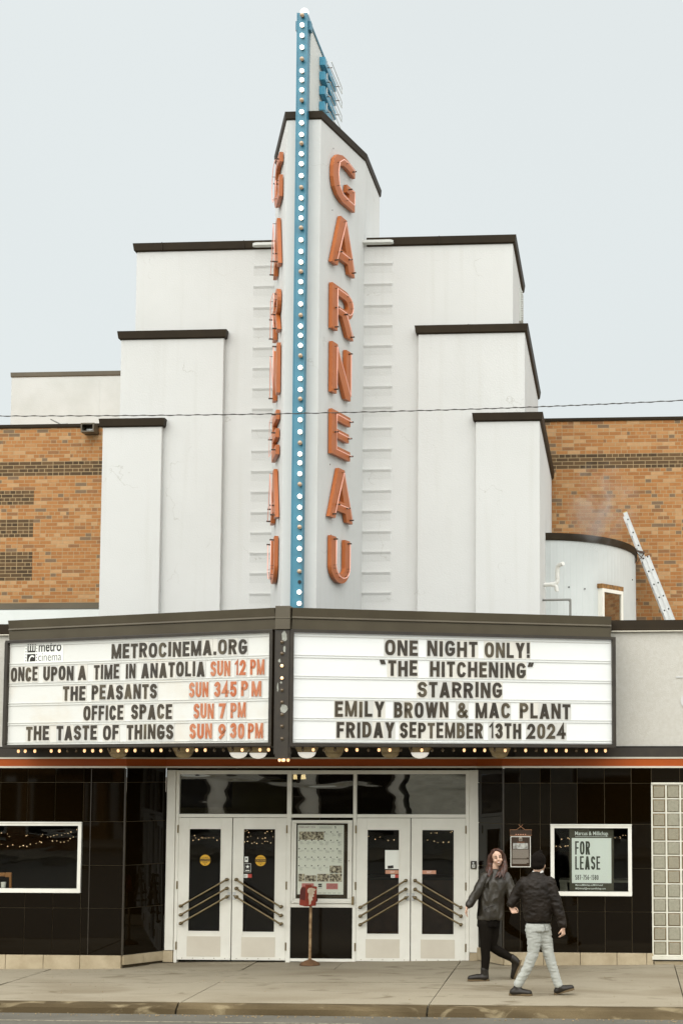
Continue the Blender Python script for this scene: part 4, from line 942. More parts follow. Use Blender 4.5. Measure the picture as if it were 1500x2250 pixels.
# ------------------------------------------------------------------ blue light fin on the tower nose
fn = thing('light_fin', (0, -1.3, ZT_), 'tall blue light strip studded with round bulbs rising up the white tower', 'light strip')
FX, FY0, FZ0, FZ1 = .073, -1.385, 4.92, AZ(664, 28, -1.385)
b = MB(); b.box(-FX, FX, FY0, -1.19, FZ0, FZ1)
for v in (94, 168, 309, 377, 449, 589, 657, 729, 797, 867, 938, 1009, 1078, 1149, 1219, 1290): z = AZ(660, v, FY0); b.box(-FX-.0015, FX+.0015, FY0-.0018, FY0+.05, z-.003, z+.003)
for s in (-1, 1): b.box(s*(FX-.008), s*(FX+.004), FY0-.008, FY0+.01, FZ0, FZ1)
b.build('strip', M['blue'], fn)
bv = [33, 55, 78, 104, 129.5, 155.5, 175.5, 197.5, 220, 245.5, 270, 295.6, 315, 338, 360, 386, 411.7, 435, 457.6, 479, 500.5, 527, 552.5, 576, 596.6, 619, 641, 668, 692.6, 716.6, 737, 759, 781.4, 807.5, 832, 856, 876.5, 899.6, 922.4, 949, 973, 997.5, 1017, 1041, 1064, 1090.5, 1114.5, 1138.5, 1158, 1181.4, 1205, 1230, 1255.5, 1301, 1326]
offv = {33, 129.5, 220, 315, 411.7, 500.5, 596.6, 692.6, 781.4, 876.5, 973, 1064, 1158, 1255.5}
def fb(on):
    m = MB(); m.ball((0, -.052, 0), .0315, 18, 12); m.lathe([(.022, 0), (.022, .03)], (0, 0, 0), (0, -1, 0), 12, 1); return m
src = {}
for v in bv:
    on = v not in offv; u = 664-(v-30)/1300*6.5; p = V((AX(u, v, FY0-.04), FY0-.001, AZ(u, v, FY0-.05)))
    if on not in src:
        o = fb(on).build('bulb', [M['bulb_on'] if on else M['bulb_off'], M['socket']], None, smooth='auto'); o.parent = fn; o.location = p-WL[fn.name]; src[on] = o
    else: inst(src[on], 'bulb', p, fn)
b = MB(); c = at(658.5, 1278.6, FY0); b.lathe([(.024, -.001), (.024, .02), (.016, .022)], c, (0, -1, 0), 14); b.build('empty_socket', M['dark'], fn)
b = MB(); b.ball((0.01, FY0+.1, FZ1+.052), .058, 16, 10); b.lathe([(.03, -.002), (.03, .02)], (0.01, FY0+.1, FZ1), n=12, mi=1); b.build('top_bulb', [M['bulb_on'], M['socket']], fn, smooth='auto')
PZ = AZ(684, 57, -1.2)
b = MB(); b.box(-.085, .085, -1.19, .55, ZT-.1, PZ); b.build('fin_panel', M['fin_white'], fn)
b = MB()
for s in (-1, 1):
    b.box(s*.075, s*.108, -1.32, -1.2, PZ-.11, PZ+.02); b.box(s*.086, s*.10, -1.19, .55, PZ-.012, PZ+.022)
b.build('edge_trim', M['blue'], fn)
for s in (-1, 1):
    for i, v in enumerate((126, 158, 190, 224)):
        z1 = AZ(705, v, -.5); hgt = .125
        b = MB(); b.box(s*.086, s*.17, -.52, .42, z1-hgt, z1); w = b.build('speed_wing', M['blue2'], fn, bevel=.004)
        b = MB(); zz = z1-hgt*.5; y0, y1 = -.62, .5
        b.tube([(s*.20, y0+.12, zz+.04), (s*.20, y0+.12, zz-.05), (s*.235, y0+.18, zz-.075), (s*.245, y1, zz-.06), (s*.245, y1, zz+.03), (s*.245, y0+.2, zz+.03)], .006, 8); 
        for yy in (-.35, .3): b.tube([(s*.165, yy, zz-.03), (s*.245, yy, zz-.03)], .007, 6, 1)
        b.build('neon_tube', [M['neon_white'], M['pin']], w)

# ------------------------------------------------------------------ orange channel letters on the two tower faces
FL = math.hypot(BX-NX, BY-NY)
TR = basis((NX, NY, 0), (BX-NX, BY-NY, 0), (0, 0, 1)); TL = basis((-BXL, BY, 0), (BXL-NX, NY-BY, 0), (0, 0, 1))
def arc(cx, cy, rx, ry, a0, a1, n=12): return ell(cx, cy, rx, ry, a0, a1, n)
T = .26   # stroke share of the width
LET = {
 'G': ([[(1, .74), (1, .94), (.62, 1), ]+[(.42, 1), (.2, .93), (.06, .8), (0, .62), (0, .38), (.06, .2), (.2, .07), (.42, 0), (1.0, 0), (1, .46), (.62, .46), (.62, .30), (.74, .30), (.74, .2), (.46, .2), (.32, .26), (.25, .4), (.25, .6), (.32, .74), (.46, .8), (.64, .8)]],
       [[(.88, .84), (.6, .9), (.36, .88), (.18, .75), (.125, .5), (.18, .25), (.36, .12), (.6, .1), (.87, .1), (.87, .38), (.7, .38)]]),
 'A': ([[(0, 0), (.25, 0), (.31, .16), (.69, .16), (.75, 0), (1, 0), (.63, 1), (.37, 1)], [(.39, .36), (.61, .36), (.5, .68)]],
       [[(.125, .06), (.5, .93), (.875, .06)], [(.28, .27), (.72, .27)]]),
 'R': ([[(0, 0), (.25, 0), (.25, .38), (.46, .38), (.72, 0), (1, 0), (.72, .42)]+arc(.62, .69, .36, .31, -52, 90, 10)+[(0, 1)], [(.25, .57), (.58, .57)]+arc(.58, .685, .15, .115, -70, 70, 6)+[(.58, .8), (.25, .8)]],
       [[(.125, .05), (.125, .9), (.6, .9)]+arc(.62, .69, .24, .21, 80, -80, 8)+[(.14, .48)], [(.55, .46), (.86, .05)]]),
 'N': ([[(0, 0), (.25, 0), (.25, .58), (.72, 0), (1, 0), (1, 1), (.75, 1), (.75, .42), (.28, 1), (0, 1)]],
       [[(.125, .06), (.125, .92), (.875, .07), (.875, .94)]]),
 'E': ([[(0, 0), (1, 0), (1, .21), (.25, .21), (.25, .40), (.92, .40), (.92, .60), (.25, .60), (.25, .79), (1, .79), (1, 1), (0, 1)]],
       [[(.95, .895), (.125, .895), (.125, .105), (.95, .105)], [(.14, .5), (.88, .5)]]),
 'U': ([[(0, 1), (0, .34)]+arc(.5, .36, .5, .36, 190, 350, 14)+[(1, .34), (1, 1), (.74, 1), (.74, .36)]+arc(.5, .38, .24, .17, -10, -170, 10)+[(.26, .36), (.26, 1)]],
       [[(.13, .93), (.13, .36)]+arc(.5, .38, .37, .27, 185, 355, 12)+[(.87, .36), (.87, .93)]]),
}
pos = {'G': (.30, 1.10, 10.93, 11.62), 'A': (.28, 1.12, 9.95, 10.71), 'R': (.31, 1.09, 9.00, 9.655), 'N': (.325, 1.0, 8.09, 8.81), 'E': (.335, 1.0, 7.21, 7.845), 'a': (.285, 1.11, 6.31, 7.045), 'U': (.35, 1.02, 5.41, 6.05)}
TH = .066
for Xm, side in ((TR, 'right'), (TL, 'left')):
    for key in 'GARNEaU':
        ch = key.upper(); a, c, z0, z1 = pos[key]
        if side == 'left': a, c = FL-c, FL-a
        nm = {'A': 'upper letter A', 'a': 'lower letter A'}.get(key, 'letter '+ch)
        org = Xm @ V(((a+c)/2, z0, 0))
        t = thing('channel_letter', org, 'orange channel %s with pink neon, on the %s face of the white tower' % (nm, side), 'sign letter', 'orange channel letters on the tower')
        vs, fs = outline(LET[ch][0], .5); w, h = c-a, z1-z0
        b = MB(); b.X = Xm; s2 = MB(); s2.X = Xm
        for L in LET[ch][1]:
            P = [(a+x*w, z0+y*h, TH+.042) for x, y in L]; b.tube(P, .0065, 8)
            for e in (P[0], P[-1]): s2.tube([(e[0], e[1], TH-.01), (e[0], e[1], TH+.06)], .011, 8)
            for e in P[1:-1:2]: s2.tube([(e[0], e[1], TH-.01), (e[0], e[1], TH+.05)], .004, 6)
        for (x, y) in ((.12, 0), (.88, 0), (.1, 1), (.0, .35)): s2.tube([(a+x*w, z0+y*h-.02*(y < .5), .03), (a+x*w, z0+y*h+.02*(1 if y > .5 else -1), .03)], .005, 6)
        s2.m = [1]*len(s2.m); s2.X = Xm; s2.add([(a+p.x*w, z0+p.y*h, .012+(p.z+.5)*(TH-.012)) for p in vs], fs); s2.build('letter_body', [M['orange'], M['pin']], t)
        b.build('neon_tube', M['neon'], t, smooth=True)
# ------------------------------------------------------------------ brick auditorium behind
YB = 5.0
bk = thing('brick_building', (0, YB, 4), 'orange brick building with darker brick bands behind the white theatre front', 'brick building')
zL, zR = AZ(100, 940, YB), AZ(1350, 924, YB)
b = MB(); b.box(-20, -1.5, YB, YB+6, 3.5, zL); b.box(1.5, 20, YB, YB+6, 3.5, zR); b.build('wall', M['brick'], bk)
b = MB(); capstrip(b, [(-20, YB), (-2.6, YB)], zL-.005, zL+.06, .02, .035, .3); capstrip(b, [(2.6, YB), (20, YB)], zR-.005, zR+.05, .02, .035, .3); b.build('parapet_cap', M['cap'], bk)
b = MB(); z = AZ(100, 1338, YB-.1); b.box(-20, -2.9, YB-.12, YB-.005, z, AZ(100, 1325, YB-.1)); b.build('ledge_flashing', M['fascia'], bk)
b = MB(); b.box(-20, -2.9, YB-.08, YB-.002, 4.3, z); b.build('plinth', M['metalwall'], bk)
rb = thing('rooftop_box', (-7, 9, 8.5), 'plain white stucco rooftop block with a brown cap behind the left brick wall', 'rooftop block')
xa = AX(25.5, 860, 9); zt = AZ(140, 817, 9)
b = MB(); b.box(xa, -2, 9, 14, 8, zt-.02); b.box(AX(219, 860, 9)-.008, AX(219, 860, 9)+.008, 8.997, 9.01, 8, zt-.09); b.build('wall', M['stucco_low'] if 0 else mat('weathered_stucco', (.50, .52, .50), (.45, .47, .445), 1.6, .9, bump=.3), rb)
b = MB(); capstrip(b, [(xa, 14), (xa, 9), (-2, 9)], zt-.10, zt, .01, .02); b.build('parapet_cap', M['fascia'], rb)
# low white roof wall on the left
t = thing('roof_wall', (-8, 3, 4.4), 'low white wall on the roof below the left brick wall', 'wall')
b = MB(); b.box(-14, -3.0, 3.0, 3.2, 4.4, AZ(100, 1340, 3)); b.build('wall_face', M['metalwall'], t)
fl = thing('floodlight', at(195, 940, YB-.1), 'small dark boxed floodlight on top of the left brick wall beside the white wall', 'floodlight')
b = MB(); x0, x1, z0, z1 = AX(181, 940, YB-.2), AX(210, 940, YB-.2), AZ(195, 951, YB-.2), AZ(195, 931, YB-.2)
b.frame(x0, x1, z0, z1, YB-.28, YB-.02, .025); b.box(x0, x1, YB-.05, YB-.012, z0, z1); b.build('housing', M['fascia'], fl)
b = MB(); b.box(x0+.05, x1-.03, YB-.12, YB-.06, z0+.03, z0+.09); b.build('lamp', M['alu'], fl)
rd = MB(); rd.tube([at(112, 921, YB+.1), at(134, 932, YB+.1)], .012, 8); rd.tube([at(134, 932, YB+.1), at(150, 931, YB+.1)], .01, 8); rd.tube([at(134, 932, YB+.1), at(134, 940, YB+.1)], .01, 8)
tag(rd.build('roof_rod', M['greypipe'], loc=at(134, 940, YB+.1)), 'thin bent metal rod sticking up from the left brick wall', 'rod')

# ------------------------------------------------------------------ curved metal-clad annex
an = thing('curved_annex', (4, 4, 4.4), 'round cornered pale metal clad rooftop annex with a brown rim and a small window', 'annex')
cxc, cyc, rx, ry = 3.2, 4.6, 1.5, 2.4
cp = [(3.0, 2.2)]+[(cxc+rx*math.sin(R_(a)), cyc-ry*math.cos(R_(a))) for a in range(0, 91, 2)]+[(cxc+rx, 4.99)]
def resample(P, st):
    P = [V((p[0], p[1])) for p in P]; o = [P[0]]; acc = 0
    for a, c in zip(P, P[1:]):
        L = (c-a).length; d = st-acc
        while d <= L: o.append(a+(c-a)*(d/L)); d += st
        acc = (acc+L) % st
    o.append(P[-1]); return o
za = AZ(1250, 1176, 2.3); rs = resample(cp, .022)
b = MB(); pts = []
for i, p in enumerate(rs):
    a = rs[max(0, i-1)]; c = rs[min(len(rs)-1, i+1)]; d = (c-a).normalized(); n = V((d.y, -d.x))
    pts.append(p+n*(.004 if i % 5 == 0 else 0))
n = len(pts); vs = [(p.x, p.y, 4.3) for p in pts]+[(p.x, p.y, za) for p in pts]
b.add(vs, [(i, i+1, n+i+1, n+i) for i in range(n-1)])
b.add([(p.x, p.y, za-.002) for p in pts[::3]]+[(3.0, 4.99, za-.002)], [list(range(len(pts[::3])+1))]); b.build('cladding', M['metalwall'], an)
b = MB(); capstrip(b, [(p.x, p.y) for p in resample(cp, .06)], za-.09, za+.025, .02, .035, .2); b.build('rim', M['cap'], an)
b = MB()
for u, v, y in ((1250, 1186, 2.3), (1317, 1211, 2.75), (1343, 1218, 3.0), (1249, 1290, 2.3), (1284, 1294, 2.45), (1311, 1294, 2.7), (1317, 1265, 2.75), (1328, 1267, 2.85), (1343, 1269, 3.05), (1355, 1271, 3.2), (1365, 1279, 3.35), (1388, 1274, 3.9), (1378, 1318, 3.65), (1398, 1317, 4.4)):
    p = at(u, v, y-.02); b.ball(p, .012, 8, 6)
b.build('fixing', M['dark'], an)
wa, wb = V((AX(1317.5, 1320, 2.62), 2.62, 0)), V((AX(1362.5, 1330, 3.14), 3.14, 0))
wx = basis((wa.x, wa.y, 0), wb-wa, (0, 0, 1)); wl = (wb-wa).length
zt = hit(1320, 1293, wa, V((wx[0][2], wx[1][2], 0))).z
b = MB(); b.X = wx; b.frame(0, wl, 4.3, zt, -.03, .03, .05) if 0 else None
for (a, c, e, f) in ((0, .05, 4.3, zt), (wl-.05, wl, 4.3, zt), (.05, wl-.05, zt-.055, zt)): b.box(a, c, e, f, -.12, .05)
w = b.build('window', M['white'], an)
b = MB(); b.X = wx; b.box(.05, wl-.05, 4.3, zt-.055, -.10, .028); b.build('pane', M['mirror'], w)
b = MB(); b.X = wx; b.box(-.02, wl+.02, zt+.002, zt+.075, -.12, .045); b.box(wl+.002, wl+.018, 4.3, zt+.002, -.12, .04); b.build('rough_lintel', M['wood'], w)
# white vent pipe and grey pipe from the side of the theatre
def zp(x, y, Y): return at(1180+x/4.6875, 1100+y/4.6875, Y)
t = thing('vent_pipe', zp(105, 870, 1.4), 'white plastic vent pipe with bends on the right side wall of the theatre', 'pipe')
Yp = 1.4; x0 = 3.24
def smooth(P, it=2):
    P = [V(p) for p in P]
    for _ in range(it):
        o = [P[0]]
        for a, c in zip(P, P[1:]): o += [a*.75+c*.25, a*.25+c*.75]
        P = o+[P[-1]]
    return P
P = [V((x0, Yp, zp(105, 868, Yp).z)), zp(160, 862, Yp), zp(205, 845, Yp), zp(205, 790, Yp), zp(204, 725, Yp), zp(207, 670, Yp), zp(265, 648, Yp-.1)]
b = MB(); b.tube(smooth(P), .031, 12); b.build('pipe', M['pvc'], t, smooth='auto')
P = [zp(150, 866, Yp), zp(190, 872, Yp), zp(200, 935, Yp)]
b = MB(); b.tube(smooth(P), .030, 12); b.build('branch', M['pvc'], t, smooth='auto')
b = MB()
for q, r in (((204, 722), (205, 732)), ((205, 795), (205, 805))): b.tube([zp(*q, Yp), zp(*r, Yp)], .036, 12)
b.lathe([(.05, 0), (.05, .01)], (x0, Yp, zp(105, 868, Yp).z), (1, 0, 0), 16); b.build('collar', M['pvc'], t)
b = MB(); b.tube([V((x0, 1.0, zp(80, 1024, 1.0).z)), zp(318, 1019, 1.0), zp(338, 1024, 1.0), zp(338, 1050, 1.0), V((zp(335, 1050, 1.0).x, 1.0, 4.4))], .018, 10)
b.ball(zp(332, 1024, 1.0), .026, 12, 8); b.lathe([(.04, 0), (.04, .01)], (x0, 1.0, zp(80, 1024, 1.0).z), (1, 0, 0), 14)
tag(b.build('conduit', M['greypipe'], loc=zp(335, 1150, 1.0)), 'thin grey pipe bending down from the theatre side wall below the white vent pipe', 'pipe')

# ------------------------------------------------------------------ ladder leaning on the annex
Yl = 4.25; top = at(1372, 1126, Yl); bot = at(1476, 1385, Yl); d = (bot-top).normalized(); nn = V((-d.z, 0, d.x)); nn = nn if nn.x > 0 else -nn
ld = thing('ladder', bot, 'aluminium extension ladder leaning against the curved annex', 'ladder')
L = (bot-top).length; brk = (at(1403, 1215, Yl)-top).length; sp = (at(1402, 1230, Yl)-at(1372.5, 1143, Yl)).length/3; first = (at(1372.5, 1143, Yl)-top).length
b = MB()
for y in (Yl, Yl+.42):
    for (s0, s1, o) in ((0, L+.35, 0.), (brk+.1, L+.35, -.075)):
        p, q = top+d*s0-nn*o, top+d*s1-nn*o; p.y = q.y = y
        b.beam(p, q, .03, .068, up=nn)
        b.beam(p-nn*.031+V((0, -.018, 0)), q-nn*.031+V((0, -.018, 0)), .008, .008, up=nn); b.beam(p+nn*.031+V((0, -.018, 0)), q+nn*.031+V((0, -.018, 0)), .008, .008, up=nn)
b.build('rail', M['alu'], ld)
rg = None
for k in range(12):
    s0 = first+sp*k
    if s0 > L+.3: break
    for o in ((0.,) if s0 < brk+.1 else (0., -.075)):
        p = top+d*s0-nn*o
        if rg is None:
            m = MB(); m.tube([(0, .0, 0), (0, .42, 0)], .016, 10); m.lathe([(.014, .0), (.014, .002)], (0, -.0155, 0), (0, -1, 0), 12, 1)
            rg = m.build('rung', [M['alu'], M['dark']], None); rg.parent = ld; rg.location = p-WL[ld.name]
        else: inst(rg, 'rung', p, ld)
b = MB(); c = at(1393, 1210, Yl-.05); e = at(1415, 1214, Yl-.05); b.beam(c, e, .05, .03); b.tube([e, at(1398, 1238, Yl-.05)], .008, 6); b.tube([c, at(1412, 1228, Yl-.05)], .008, 6); b.tube([c, at(1394, 1238, Yl-.05)], .01, 6); b.build('hook_bracket', M['pin'], ld)
b = MB(); p = top+d*-.008; b.beam(p-nn*.03, p+nn*.03, .032, .016, up=d); b.build('rail_tip', mat('yellow_tip', (.45, .30, .05), None), ld)

# ------------------------------------------------------------------ overhead wire
Yw = -4.6; P = [at(u, v, Yw) for u, v in ((-900, 911), (-300, 914), (0, 914.5), (330, 913), (650, 909), (1000, 900.5), (1250, 891.5), (1500, 880), (2200, 842))]
P = smooth(P, 2); b = MB(); b.tube(P, .0045, 6)
b2 = []; acc = 0; P2 = resample  # twisted second strand
tot = []; n = 500
for i in range(n+1):
    f = i/n*(len(P)-1); k = min(int(f), len(P)-2); p = P[k].lerp(P[k+1], f-k); a = i*.9; tot.append(p+V((0, math.cos(a)*.006, math.sin(a)*.006)))
b.tube(tot, .004, 5)
tag(b.build('overhead_wire', mat('wire_black', (.035, .03, .022), None, rough=.6), loc=P[0]), 'thin twisted black cable strung across the white theatre front', 'cable')

# ------------------------------------------------------------------ plaque and lease sign
def FRX(u): return AX(u, 1870, -.02)
def FRZ(v): return AZ(1140, v, -.02)
pq = thing('plaque', (FRX(1143), -.02, FRZ(1905)), 'brown history plaque with a photo on the black tiles behind the couple', 'plaque')
M['brown_sign'] = mat('brown_sign_enamel', (.035, .018, .008), None, rough=.3)
x0, x1, z0, z1 = FRX(1121), FRX(1165), FRZ(1905), FRZ(1837.5); b = MB(); b.box(x0+.008, x1-.008, -.045, -.018, z0+.008, z1-.008)
W, H = x1-x0, z1-z0; b.X = FRONT(x0, -.0455, z0)
b.prism([(W*.13, H*.59, 0), (W*.87, H*.59, 0), (W*.87, H*.78, 0), (W*.13, H*.78, 0)], (0, 0, .001), 1)
for k in range(16):
    y = H*(.55-.029*k)
    if k == 10: continue
    b.prism([(W*.09, y, 0), (W*(.9-.1*(k in (9, 15))), y, 0), (W*(.9-.1*(k in (9, 15))), y+H*.014, 0), (W*.09, y+H*.014, 0)], (0, 0, .001), 2)
text(b, 'GARNEAU THEATRE' if 0 else 'GARNEAU', W*.33, H*.80, W*.36, H*.022, .001, 3)
b.prism([(W*.42+.0, H*.85, 0), (W*.58, H*.85, 0), (W*.58, H*.95, 0), (W*.54, H*.975, 0), (W*.46, H*.975, 0), (W*.42, H*.95, 0)], (0, 0, .001), 2)
for k in range(3): b.prism([(W*(.445+.04*k), H*.86, .001), (W*(.47+.04*k), H*.86, .001), (W*(.47+.04*k), H*.93, .001), (W*(.445+.04*k), H*.93, .001)], (0, 0, .001), 0)
b.build('panel', [M['brown_sign'], mat('halftone_photo', (.50, .50, .46), (.16, .15, .13), 34, .6), mat('pale_print', (.36, .32, .26), None, rough=.6), mat('orange_print', (.45, .16, .05), None, rough=.6)], pq)
b = MB(); b.frame(x0, x1, z0, z1, -.05, -.018, .009); b.build('frame', M['white'], pq)
hx0, hx1, hz0, hz1 = FRX(1119.8), FRX(1167), FRZ(1835.3), FRZ(1823)
b = MB(); b.box(hx0, hx1, -.04, -.018, hz0, hz1); hd = b.build('header', M['brown_sign'], pq)
b = MB(); b.X = FRONT(0, -.041, 0); m_ = (hx0+hx1)/2
b.tube([(hx0, hz0, 0), (hx0, hz1, 0), (m_-.06, hz1, 0), (m_-.0, hz1+.045, 0), (m_+.06, hz1, 0), (hx1, hz1, 0), (hx1, hz0, 0)], .0035, 6, closed=True)
b.tube([(m_, hz1+.04, 0), (m_-.03, hz1+.075, 0)], .003, 6); b.tube([(m_, hz1+.04, 0), (m_+.03, hz1+.075, 0)], .003, 6)
for k in range(5): b.box(m_-.075+k*.033, m_-.058+k*.033, hz0+.006, hz0+.019, -.001, .002, 1)
b.build('outline', [mat('copper_line', (.42, .2, .1), None, rough=.5), M['salmon']], hd)

ls = thing('lease_sign', (X(1299), .02, Zf(1955)), 'pale for lease poster taped inside the right shop window', 'sign')
LX = lambda u: AX(u, 1890, .02)
LZ = lambda v: AZ(1300, v, .02)
M['lease'] = mat('pale_green_paper', (.80, .87, .84), None, rough=.8); M['leaseink'] = mat('grey_green_ink', (.055, .065, .05), None, rough=.8); M['leasegrey'] = mat('dark_green_film', (.065, .062, .042), None, rough=.8)
x0, x1 = LX(1250), LX(1347); b = MB(); b.box(x0, x1, .034, .04, LZ(1957), LZ(1820)); b.X = FRONT(0, .0335, 0)
text(b, 'Marcus & Millichap', LX(1262.5), LZ(1838), LX(1335)-LX(1262.5), LZ(1827)-LZ(1838), .0005, 1, .012)
b.prism([(LX(1263), LZ(1838.6), 0), (LX(1335), LZ(1838.6), 0), (LX(1335), LZ(1838), 0), (LX(1263), LZ(1838), 0)], (0, 0, .0005), 1)
text(b, 'MarcusMillichap.ca/MGHretail', LX(1263), LZ(1948), LX(1323)-LX(1263), .034, .0005, 1, .01); text(b, 'MGHretail@marcusmillichap.com', LX(1263), LZ(1955.5), LX(1329)-LX(1263), .034, .0005, 1, .01)
b.build('film', [M['leasegrey'], M['lease']], ls)
b = MB(); b.box(LX(1255.3), LX(1342), .029, .0335, LZ(1940.5), LZ(1841.5)); b.X = FRONT(0, .0285, 0)
for s, u0, u1, v0, v1, st in (('FOR', 1262.5, 1295.5, 1848.5, 1878, .026), ('LEASE', 1262.5, 1317.5, 1881.5, 1911, .026), ('587-756-1580', 1262.5, 1313.5, 1922.5, 1933.5, .0085)):
    h = LZ(v0)-LZ(v1)
    for ch, x, wd in words(s, LX(u0), LX(u1), .13): glyph(b, ch, x, LZ(v1), wd, h, min(st, wd*.42), .0006, .0003, 1)
b.build('notice', [M['lease'], M['leaseink']], ls)
# things inside the shop windows
M['chairwood'] = mat('orange_chair_wood', (.36, .155, .035), None, rough=.5)
ch = thing('chair', (AX(15, 1990, .5), .55, AZ(15, 2010, .5)), 'orange brown wooden chair seen in the lower left of the left shop window', 'chair')
c0 = at(27, 1917, .5); b = MB(); zb = AZ(15, 1990, .5)
b.box(c0.x-.10, c0.x, .48, .52, c0.z-.07, c0.z); b.box(c0.x-.035, c0.x, .481, .519, zb, c0.z-.002); b.box(c0.x-.42, c0.x-.385, .481, .519, zb, c0.z-.002); b.box(c0.x-.42, c0.x-.1, .483, .517, c0.z-.06, c0.z-.003); b.build('backrest', M['chairwood'], ch, bevel=.01)
b = MB(); b.box(c0.x-.42, c0.x, .1, .47, zb-.05, zb); b.build('seat', M['chairwood'], ch)
for q in ((-.4, .12), (-.02, .12), (-.4, .45), (-.02, .45)): b = MB(); b.box(c0.x+q[0]-.015, c0.x+q[0]+.015, q[1]-.015, q[1]+.015, zb-.45, zb-.05); b.build('leg', M['chairwood'], ch)
b = MB(); c = at(8, 1951, .1); b.lathe([(.03, 0), (.038, .085), (.036, .087), (.03, .01)], (c.x, .1, WL_[2]+.055), n=20); tag(b.build('cup', M['paper'], loc=(c.x, .1, WL_[2]+.05), smooth='auto'), 'small white cup standing inside the left shop window', 'cup')
tb = thing('counter', (X(1240), .9, WR_[2]), 'pale counter inside the right shop window left of the poster', 'counter')
xa_, xb_ = AX(1229, 1940, .7), AX(1253, 1940, .7); b = MB(); zt = AZ(1240, 1934, .7); M['pale_board'] = mat('pale_board', (.30, .30, .23), None, rough=.7)
b.box(xa_-.01, xb_+1.0, .69, 1.2, zt-.03, zt); b.build('counter_top', M['pale_board'], tb); b = MB(); b.box(xa_, xb_-.05, .71, 1.15, zt-.7, zt-.03); b.build('cabinet', M['pale_board'], tb)
# string lights
M['fairy'] = mat('fairy_bulb', (.9, .7, .4), None, rough=.3, emit=(1, .68, .36), estr=2.6)
def strings(rows, lb, y, seed):
    rr = random.Random(seed); o = None; w = MB(); bl = MB()
    for (u0, v0, u1, v1, sag, n) in rows:
        P = [at(u0+(u1-u0)*k/n, v0+(v1-v0)*k/n+sag*4*(k/n)*(1-k/n)+rr.uniform(-2.6, 2.6), y+rr.uniform(-.08, .08)) for k in range(n+1)]
        w.tube(P, .002, 4)
        for p in P:
            if rr.random() < .72: bl.ball(p+V((rr.uniform(-.02, .02), 0, rr.uniform(-.02, .0))), rr.uniform(.003, .0055), 6, 5)
    t = thing('string_lights', sum(w.v, V())/len(w.v), lb, 'string lights'); w.build('cord', M['dark'], t); bl.build('bulbs', M['fairy'], t); return t
strings([(4, 1855, 100, 1848, 6, 15), (60, 1835, 171, 1822, 6, 15), (110, 1846, 171, 1838, 4, 8), (5, 1829, 60, 1834, 2, 6)], 'tangled warm string lights hanging inside the left shop window', .35, 1)
strings([(418, 1836, 484, 1836, 2, 9), (418, 1843, 484, 1842, -2, 8), (536, 1824, 603, 1826, 2, 10), (538, 1836, 600, 1837, 2, 8), (538, 1848, 602, 1850, 1, 9)], 'warm string lights across the dark lobby behind the left pair of doors', .95, 2)
strings([(808, 1838, 876, 1842, 2, 8), (928, 1826, 995, 1826, 1, 8), (928, 1847, 995, 1847, 1, 6)], 'warm string lights across the dark lobby behind the right pair of doors', .95, 3)
strings([(1222, 1836, 1250, 1842, 2, 7), (1222, 1856, 1252, 1855, 4, 7), (1352, 1838, 1376, 1832, 3, 4)], 'a few warm string lights beside the lease poster in the right shop window', .3, 4)

# dim lobby: a lamp with two shades, a counter and an inner doorway
lb = thing('lobby_lamp', at(657, 1706, 1.6), 'lit lamp with two small shades high inside the lobby above the poster case', 'lamp')
M['shade'] = mat('lit_lamp_shade', (.9, .8, .6), None, rough=.5, emit=(1, .82, .55), estr=3.5)
for u0, u1 in ((642, 653), (661, 672)):
    a, c = at(u0, 1712, 1.6), at(u1, 1702, 1.6); b = MB(); b.lathe([(.03, c.z), (.04, a.z)], ((a.x+c.x)/2, 1.6, 0), n=16); b.build('lamp_shade', M['shade'], lb)
a = at(657, 1702, 1.6); b = MB(); b.box(a.x-.12, a.x+.12, 1.585, 1.615, a.z+.01, a.z+.03); b.tube([(a.x, 1.6, a.z+.02), (a.x, 1.6, 2.9)], .008, 8); b.build('bracket', M['brass'], lb)
M['lobbywood'] = mat('dark_red_wood', (.09, .04, .018), (.06, .025, .01), 4, .4)
t = thing('lobby_counter', (.9, 3.6, 0), 'dark wooden counter inside the lobby behind the right pair of doors', 'counter')
b = MB(); b.box(.3, 2.1, 3.3, 3.9, 0, 1.0); b.build('counter_body', M['lobbywood'], t); b = MB(); b.box(.25, 2.15, 3.25, 3.95, 1.0, 1.04); b.build('counter_top', M['frame'], t)
t = thing('inner_doorway', (-1.4, 4.4, 0), 'dark wooden inner doorway inside the lobby behind the left pair of doors', 'doorway')
b = MB(); b.frame(-2.1, -.7, 0, 2.3, 4.35, 4.45, .14, wb=.01); b.build('door_casing', M['lobbywood'], t); b = MB(); b.box(-1.96, -.84, 4.38, 4.42, .01, 2.16); b.build('door_leaf', mat('brown_door', (.05, .026, .012), None, rough=.4), t)

